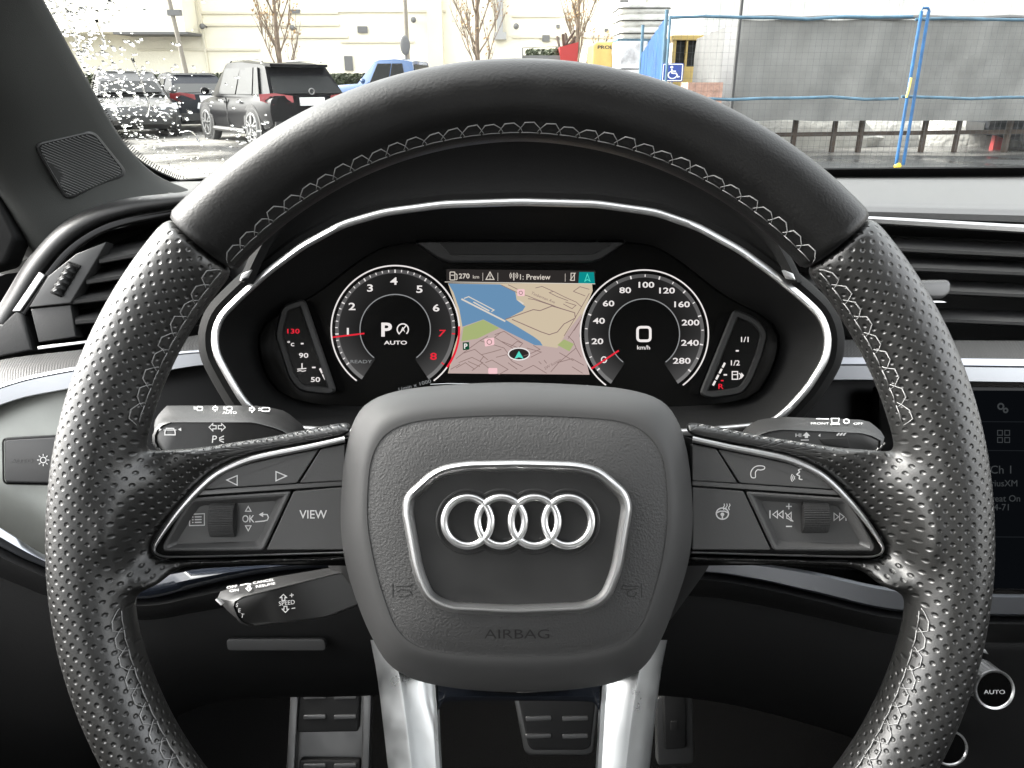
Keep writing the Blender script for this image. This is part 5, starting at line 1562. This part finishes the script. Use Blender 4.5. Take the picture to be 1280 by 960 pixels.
            mb.build('rim', M['rimm'], ty); mb = MB(); cyl(mb, wr*.66, wr*.66, .0, .10); mb.build('brake_disc', M['trimb'], ty)
    # lamps, plate, mirrors, handles, sills, bumper
    zt = belt-.12
    for s in (-1, 1):
        pts = [(-L_/2-.015, s*hw*.42, zt), (-L_/2-.03, s*hw*.44, zt+.12), (-L_/2+.03, s*hw*.80, zt+.17), (-L_/2+.34, s*hw*1.0, zt+.15), (-L_/2+.30, s*hw*1.01, zt+.03), (-L_/2+.02, s*hw*.86, zt-.04)]
        pts = [Vector(p) for p in pts]; inn_ = [p.lerp(Vector((-L_/2+.5, s*hw*.5, zt)), .25) for p in pts]
        mb = MB(); mb.loft([pts, inn_]); mb.build('tail_light', M['lamp_red'], t)
        zf = belt-.33 if style != 'pickup' else .9
        pts = [Vector(p) for p in ((L_/2+.005,s*hw*.50,zf),(L_/2-.02,s*hw*.50,zf+.12),(L_/2-.28,s*hw*.93,zf+.15),(L_/2-.22,s*hw*.95,zf+.02))]
        mb = MB(); mb.loft([pts, [p.lerp(Vector((L_/2-.7, s*hw*.5, zf)), .2) for p in pts]]); mb.build('headlight', M['headlamp'], t)
        mb = MB(); mb.ball((xe-.30, s*(hw*1.06), belt+.08), .10, 10, 6, (.7,1,.8)); mb.build('mirror', paint, t)
        for hx_ in (.05, -L_*.19):
            mb = MB(); B(mb, hx_, hx_+.17, s*hw*.985, s*(hw*.985+.035), belt-.14, belt-.11); mb.build('door_handle', paint if style != 'suv' else M['rimm'], t)
        mb = MB(); mb.tube([(-L_*.2, s*hw*.985, z0+.02), (L_*.2, s*hw*.985, z0+.02)], .05, 8); mb.build('sill', M['trimb'], t)
        mb = MB(); B(mb, -.02, -.008, s*hw*.97, s*(hw*1.003), z0+.12, belt-.05); mb.build('door_gap', M['trimb'], t)
    mb = MB(); B(mb, -L_/2-.045, -L_/2+.05, -.26, .26, zt-.06, zt+.09); mb.build('number_plate', M['white_plate'], t)
    mb = MB(); B(mb, -L_/2-.01, -L_/2+.25, -hw*.86, hw*.86, .30, .48); mb.build('rear_bumper', M['trimb'], t)
    mb = MB(); mb.tube([Vector((-L_/2-.03,0,zt+.2))+Vector((0,cos(a),sin(a)))*.055 for a in [2*pi*j/12 for j in range(12)]], .012, 6, closed=True); mb.build('badge', M['rimm'], t)
    if style != 'pickup':
        mb = MB(); B(mb, L_/2-.10, L_/2+.012, -hw*.5, hw*.5, belt-.62, belt-.45); mb.build('grille', M['trimb'], t)
    else:
        mb = MB(); B(mb, -L_/2+.1, -L_*.10, -hw*.82, hw*.82, 1.0, 1.24); mb.build('load_bed', M['trimb'], t)
    return t
def heading(deg): return RAD(90+deg)      # degrees left of straight ahead
Yv = 17.6
vehicle('parked_suv', 'black compact SUV parked nearest, red tail lights and white plate, seen from behind', 'car', (X_at(332,Yv), Yv), heading(40), 4.3, 1.86, 1.58, M['paint_black'], 'suv', wr=.36)
vehicle('parked_sedan', 'dark navy sedan with red tail light, just left of the black SUV', 'car', (X_at(232,22.5), 22.5), heading(36), 4.5, 1.8, 1.44, M['paint_navy'], 'sedan')
vehicle('parked_car', 'silver grey car blurred behind the thick raindrops near the pillar', 'car', (X_at(158,20), 20.0), heading(-150), 4.4, 1.8, 1.48, M['paint_grey'], 'sedan')
vehicle('pickup_truck', 'bright blue pickup truck showing its roof above the wheel rim', 'pickup', (X_at(510,24.5), 24.5), heading(78), 5.3, 1.95, 1.84, M['paint_blue'], 'pickup', wr=.4)
vehicle('parked_car', 'dark car at far right seen through the mesh fence', 'car', (X_at(1392,15), 15), heading(80), 4.4, 1.8, 1.45, M['paint_navy'], 'sedan')

# ---- building site at right
M['tarp'] = mat('grey_tarpaulin', (.165,.165,.158), .75, var=(1.6,.22), bump=(3,.02,5))
YC = 14.0
tc_ = thing('tarpaulin_container', 'long grey tarpaulin covered box raised on stubby legs behind the blue fence', 'container', (X_at(917,YC), YC, 0), None, True)
oc = X_at(917, YC); zt, zb = Z_at(22,YC), Z_at(151,YC)
def cloth(p0, p1, z0, z1, nx, nz_, name, dirn, m_):
    mb = MB(); rings = []
    p0, p1 = Vector(p0), Vector(p1); t_ = (p1-p0).normalized(); nn = Vector((t_.y, -t_.x, 0))
    for j in range(nz_+1):
        z = z0+(z1-z0)*j/nz_; row = []
        for i_ in range(nx+1):
            p = p0.lerp(p1, i_/nx); x = i_/nx*(p1-p0).length
            d = .03*noise.noise(Vector((x*.8, z*.3, 1)))+.022*sin(x*6.3+noise.noise(Vector((x,z,0)))*2) + .012*noise.noise(Vector((x*5,z*3,5)))
            row.append(Vector((p.x, p.y, z + (.02*noise.noise(Vector((x*1.5,0,9))) if j in (0,nz_) else 0)))+nn*d)
        rings.append(row)
    n = nx+1
    mb.loft(rings, closed_ring=False, cap=False); return mb.build(name, m_, tc_, ang=60)
cloth((0,0,0), (14,0,0), zb, zt-.03, 280, 14, 'front_cover', 1, M['tarp'])
sx_ = X_at(866, 19.0)-oc
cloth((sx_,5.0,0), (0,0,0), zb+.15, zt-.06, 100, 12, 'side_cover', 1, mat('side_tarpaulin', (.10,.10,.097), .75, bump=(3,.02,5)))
mb = MB(); mb.add([(0,.06,zb+.02),(14,.06,zb+.02),(14,.9,zb+.02),(0,.9,zb+.02),(0,.06,zt-.04),(14,.06,zt-.04),(14,.9,zt-.04),(0,.9,zt-.04)], [(0,1,2,3),(4,5,6,7),(0,1,5,4),(2,3,7,6),(0,3,7,4),(1,2,6,5)])
mb.build('box', M['ventgrey'], tc_)
mb = MB(); mb.tube([(x_*.5, -.04+.02*sin(x_*1.7), zt+.0+.015*sin(x_*2.3)) for x_ in range(0, 29)], .035, 7); mb.build('rolled_edge', mat('tarp_roll', .12, .7), tc_)
M['wood'] = mat('weathered_wood', (.05,.034,.024), .85, var=(7,.3))
for px_, w_ in ((1010,.07),(1062,.06),(1097,.07),(1180,.06),(1224,.05),(1290,.07),(1400,.07)):
    x_ = X_at(px_, YC)-oc
    mb = MB(); B(mb, x_-w_/2, x_+w_/2, .3, .4, 0, zb); mb.build('leg', M['wood'], tc_)
mb = MB(); mb.bar((.4,.35,.30), (6.8,.35,.38), .06, .07); mb.build('cross_beam', M['wood'], tc_)
rg = random.Random(11)
M['rubble'] = mat('pale_rubble', (.62,.61,.57), .85, bump=(12,.03), var=(3,.15))
def heap(px, Y, w_, h_, label, name='rubble_heap'):
    t = gthing(name, label, 'heap', px, Y, group='pale rubble heaps under the container')
    mb = MB(); n = 26; rings = []
    for j in range(9):
        a = pi/2*j/8; r = cos(a)
        rings.append([Vector((cos(2*pi*q/n)*r*w_*(1+.25*noise.noise(Vector((q*.6,j*.5,px)))), sin(2*pi*q/n)*r*w_*.45, h_*sin(a)*(1+.3*noise.noise(Vector((q*.9,j*.7,px+5)))))) for q in range(n)])
    mb.loft(rings, capa=False); mb.build('heap', M['rubble'], t, ang=20)
heap(1010, 16, 1.5, .85, 'pale rubble heap nearest the wheel rim'); heap(1100, 16.6, 1.5, .8, 'middle pale rubble heap between the wooden legs'); heap(1235, 16.4, 1.6, .85, 'pale rubble heap right of the leaning blue poles')
# blue mesh fence
M['fblue'] = mat('blue_fence_paint', (.010,.085,.22), .45, var=(9,.3)); M['fteal'] = mat('weathered_blue_paint', (.05,.11,.16), .6, var=(5,.4))
YF = 10.3
def panel(px0, px1, label, Y0, Y1, ztop, dens=.075, col='fteal', zmid=None, posts=(0,1)):
    p0, p1 = Vector((X_at(px0,Y0),Y0,0)), Vector((X_at(px1,Y1),Y1,0))
    t = thing('mesh_fence', label, 'fence', p0, 'temporary site fence panels', True)
    d = p1-p0; n = max(6, int(d.length/.4))
    def wv(z, k_, r): return [d*(i_/n)+Vector((0,0,z+.012*sin(i_*1.3+k_)+.008*sin(i_*2.9))) for i_ in range(n+1)]
    for z, k_, nm in ((ztop,0,'top_rail'),(zmid or ztop*.47,2,'middle_rail'),(.10,4,'bottom_rail')):
        mb = MB(); mb.tube(wv(z,k_,.02), .019, 7); mb.build(nm, M[col], t)
    for q in posts: mb = MB(); mb.tube([d*q+Vector((0,0,0)), d*q+Vector((0,0,ztop+.02))], .018, 7); mb.build('post', M[col], t)
    mb = MB(); nx = int(d.length/dens)
    for i_ in range(nx+1): mb.bar(d*(i_/nx)+Vector((0,0,.1)), d*(i_/nx)+Vector((0,0,ztop)), .0019, .0019)
    nz_ = int(ztop/dens)
    for j in range(1, nz_): mb.bar(Vector((0,0,j*dens+.1)), d+Vector((0,0,j*dens+.1)), .0019, .0019)
    mb.build('wire_mesh', M['wire'], t, smooth=False)
M['wire'] = mat('fence_wire', (.05,.055,.06), .5)
zt_f = Z_at(22, YF, 1000)
panel(832, 1126, 'near mesh fence panel left of the leaning blue poles', YF, YF, zt_f, zmid=Z_at(123,YF,1000), posts=(0,))
panel(1130, 1430, 'near mesh fence panel right of the leaning blue poles', YF, YF+.1, zt_f-.02, zmid=Z_at(122,YF,1000), posts=(1,))
panel(1432, 1740, 'mesh fence panel beyond the right edge of the view', YF+.1, YF+.5, zt_f)
t = thing('fence_prop', 'pair of leaning bright blue poles with yellow tape joining two fence panels', 'fence post', (X_at(1124,YF-.1), YF-.1, 0), None, True)
def fp(px, py, dy=0): q = atY(px, py, YF-.1+dy); return Vector((q.x-X_at(1124,YF-.1), dy, q.z))
for a, b in (((1152,14),(1120,206)),((1161,14),(1129,206))):
    mb = MB(); mb.tube([fp(*a), fp((a[0]+b[0])/2, (a[1]+b[1])/2), fp(*b)], .021, 8); mb.build('pole', M['fblue'], t)
mb = MB(); mb.tube([fp(1151,14), fp(1153,10), fp(1160,10), fp(1162,15)], .016, 6); mb.build('pole_cap', M['fblue'], t)
mb = MB(); mb.tube([fp(1139,97,-.03), fp(1136,112,-.03), fp(1133,122,-.03)], .016, 6); mb.build('yellow_tape', mat('yellow_tape', (.65,.55,.12), .6), t)
mb = MB(); mb.ball(fp(1122,208), .05, 8, 5); mb.build('yellow_foot', mat('yellow_plastic', (.75,.52,.03), .5), t)
for px_ in (1055, 1190): pass
# blue sheeted panel and stacked packs at the site entrance
t = thing('sheeted_fence', 'bright blue sheet hung on a fence frame at the site entrance', 'fence', (X_at(800,16), 16, 0), None, True)
mb = MB(); rings = []
for j in range(13):
    z = .5+(Z_at(27,15)-.5)*j/12; row = []
    for i_ in range(25):
        u = i_/24; x = u*(X_at(828,14)-X_at(800,16)); y = -2.0*u
        sag = (.5*(1-u)**1.2)*(j/12)
        row.append(Vector((x, y+.05*sin(i_*1.9)+.04*noise.noise(Vector((i_*.5,j*.4,0))), z-sag)))
    rings.append(row)
mb.loft(rings, closed_ring=False, cap=False); mb.build('blue_sheet', mat('blue_sheet', (.008,.055,.22), .55, var=(3,.2)), t, ang=60)
for u in (0, 1):
    mb = MB(); x = u*(X_at(828,14)-X_at(800,16)); mb.tube([(x,-2.0*u+.05,0),(x,-2.0*u+.05,Z_at(20 if u else 38,14 if u else 16)+.1)], .03, 8); mb.build('post', M['fteal'], t)
M['wrap'] = mat('weathered_wrap', (.42,.42,.40), .6, bump=(5,.05,5), var=(2.5,.3))
def pack(name, px0, px1, py0, py1, Y, label, m_, grp):
    t = thing(name, label, 'wrapped pack', (X_at((px0+px1)/2,Y), Y, Z_at(py1,Y)), grp, True)
    w_ = (X_at(px1,Y)-X_at(px0,Y)); h_ = Z_at(py0,Y)-Z_at(py1,Y); rings = []
    n = 24; o = rnd([(-w_/2,-.6),(w_/2,-.6),(w_/2,.6),(-w_/2,.6)], .12, 5)
    for j in range(7):
        z = h_*j/6; k_ = 1-.05*(j in (0,6))
        rings.append([Vector((p.x*k_+.03*noise.noise(Vector((p.x*3,p.y*3,j+px0))), p.y*k_+.03*noise.noise(Vector((p.y*3,p.x*3,j))), z)) for p in o])
    mb = MB(); mb.loft(rings); mb.build('pack', m_, t, ang=40)
    mb = MB(); mb.tube([(p.x*1.01, p.y*1.01, h_*.5) for p in o], .012, 5, closed=True); mb.build('strap', M['trimb'], t)
YP = 20
for j, (a, b, x0, x1, lb) in enumerate(((6,20,766,827,'topmost grey wrapped pack of the tall stack by the blue sheet'),(20,36,767,826,'second grey wrapped pack from the top of the tall stack'),(36,51,768,824,'third grey wrapped pack from the top of the tall stack'))):
    pack('wrapped_pack', x0, x1, a, b, YP, lb, M['wrap'], 'stacked grey packs')
pack('wrapped_pack', 766, 802, 53, 120, 18, 'tall mottled white bale in front under the stacked grey packs', mat('mottled_wrap', (.5,.5,.52), .5, var=(3,.45), bump=(6,.05)), 'stacked grey packs')
t = gthing('rack', 'steel rack carrying the stacked grey packs', 'rack', 797, YP); B(MB(), X_at(766,YP)-X_at(797,YP), X_at(827,YP)-X_at(797,YP), -.6, .6, Z_at(53,YP)-.1, Z_at(53,YP)+.05).build('deck', M['fteal'], t)
for q in (767, 826):
    x = X_at(q,YP)-X_at(797,YP); mb = MB(); B(mb, x-.05, x+.05, -.5, .5, 0, Z_at(53,YP)-.1); mb.build('leg', M['fteal'], t)
# yellow machine, red skip, planter rail
M['yellow'] = mat('yellow_machine_paint', (.40,.28,.08), .45, var=(4,.15)); M['redp'] = mat('red_machine_paint', (.36,.03,.03), .5)
t = gthing('yellow_compressor', 'yellow site machine lettered PROL, half hidden behind the wheel rim', 'machine', 750, 19)
x0, x1 = X_at(736,19)-X_at(750,19), X_at(766,19)-X_at(750,19)
mb = MB(); mb.plate([(x0,-.6,.5),(x1,-.6,.5),(x1,-.6,Z_at(57,19)),(x1-.1,-.6,Z_at(54,19)),(x0+.1,-.6,Z_at(54,19)),(x0,-.6,Z_at(58,19))], 1.1, .04, nrm=(0,-1,0)); mb.build('housing', M['yellow'], t)
i = Ink(lambda x, y: Vector(((x-750)*19/FOC*1.08, -.605, Z_at(y,19)))); i.text('PROL', (751,60.5), 4.2, sx=1.2, bold=.03); i.build('lettering', M['trimb'], t)
for s in (-.5, .5):
    mb = MB(); mb.loft([[Vector((x0*.7 if s < 0 else x1*.7, -.75+y_, .35))+Vector((cos(2*pi*j/20)*.35,0,sin(2*pi*j/20)*.35)) for j in range(20)] for y_ in (0,.2)]); mb.build('wheel', M['tyre'], t)
t = gthing('yellow_excavator', 'yellow excavator cab seen between the blue sheet and the tarpaulin box', 'machine', 846, 21)
xa, xb = X_at(830,21)-X_at(846,21), X_at(866,21)-X_at(846,21)
mb = MB(); B(mb, xa, xb, -.7, .9, .7, Z_at(84,21)); mb.build('body', M['yellow'], t)
for (qa, qb) in ((832,835),(847,849),(861,865)):
    mb = MB(); B(mb, X_at(qa,21)-X_at(846,21), X_at(qb,21)-X_at(846,21), -.7, -.55, Z_at(84,21), Z_at(52,21)); mb.build('cab_pillar', M['yellow'], t)
mb = MB(); B(mb, xa, xb, -.75, .8, Z_at(52,21), Z_at(46,21)); mb.build('cab_roof', M['yellow'], t)
mb = MB(); B(mb, xa+.06, xb-.06, -.5, -.45, Z_at(84,21), Z_at(52,21)); mb.build('cab_window', M['tint'], t)
for s in (-1, 1):
    mb = MB(); mb.plate([(xa-.4,s*.8-.15,.0),(xb+.4,s*.8-.15,.0),(xb+.5,s*.8-.15,.35),(xb+.4,s*.8-.15,.7),(xa-.4,s*.8-.15,.7),(xa-.5,s*.8-.15,.35)], .4, .04, nrm=(0,-1,0)); mb.build('track', M['tyre'], t)
t = gthing('red_skip', 'red skip heaped with scrap beside the yellow machine', 'skip', 712, 22)
mb = MB(); o1_ = [(-.2,-.5,.2),(.1,-.5,.2),(.1,.5,.2),(-.2,.5,.2)]; o2_ = [(-.32,-.6,Z_at(60,22)),(.16,-.6,Z_at(54,22)),(.16,.6,Z_at(54,22)),(-.32,.6,Z_at(60,22))]
mb.loft([[Vector(p) for p in o1_],[Vector(p) for p in o2_]], capb=True); mb.build('tub', M['redp'], t)
mb = MB(); 
for _ in range(16): mb.bar((rg.uniform(-.3,.1),rg.uniform(-.4,.4),1.9), (rg.uniform(-.4,.15),rg.uniform(-.4,.4),rg.uniform(2.0,2.5)), .05)
mb.build('scrap', M['wood'], t)
t = gthing('planter', 'low planter with green shrubs and a thin grey rail beside the red skip', 'planter', 678, 22)
mb = MB(); B(mb, -.55, .6, -.5, .5, 0, Z_at(70,22)); mb.build('planter_box', M['ventgrey'], t)
mb = MB(); leaves(mb, -.45, .6, -.5, .4, Z_at(71,22), Z_at(62,22), 420, .06, rg); mb.build('shrub', M['hedge'], t, smooth=False)
mb = MB(); mb.tube([(-.55,-.55,0),(-.55,-.55,Z_at(61,22)),(.7,-.55,Z_at(59,22)),(.7,-.55,0)], .02, 6); mb.build('rail', M['ventgrey'], t)
# accessible parking sign
YS = 13.0
t = gthing('parking_sign', 'blue accessible parking sign with white wheelchair symbol on a thin post', 'sign', 840, YS)
mb = MB(); mb.tube([(0,.03,0),(0,.03,Z_at(79,YS))], .02, 8); mb.build('post', M['rimm'], t)
def sg(x, y): return Vector(((x-840)*YS/FOC*1.085, -.012, Z_at(y,YS)))
mb = MB(); mb.plate([sg(p.x,p.y) for p in rnd([(828,79),(851,79),(851,102),(828,102)], 2)], .008, .001, nrm=(0,-1,0)); sf = mb.build('sign_plate', mat('sign_blue', (.01,.04,.24), .4), t)
i = Ink(lambda x, y: sg(x, y)+Vector((0,-.004,0)))
i.line(rnd([(829.3,80.3),(849.7,80.3),(849.7,100.7),(829.3,100.7)], 1.5), .9, closed=True)
i.disc((838.3,84), 1.6, 12); i.line([(838.4,86.5),(839,91.5),(843.5,91.7),(845.5,96.2),(847.2,95.6)], 1.5); i.line([(838.8,88.8),(843,89)], 1.2)
i.arc((839.6,93.6), 4.6, 110, 335, 1.3, 18)
i.build('wheelchair_symbol', mat('sign_white', .8, .5), sf)
t = gthing('brick_plinth', 'low pinkish brick plinth at the foot of the tarpaulin box', 'plinth', 882, 13.4)
mb = MB(); B(mb, -.29, .29, 0, .6, 0, Z_at(103,13.4)); mb.build('brickwork', mat('pink_brick', (.36,.22,.17), .85, var=(9,.25), bump=(20,.02)), t)
t = gthing('red_barrier', 'small red barrier under the right end of the tarpaulin box', 'barrier', 1268, 15)
mb = MB(); B(mb, -.13, .13, 0, .12, .0, Z_at(152,15)); mb.build('barrier_body', M['redp'], t)
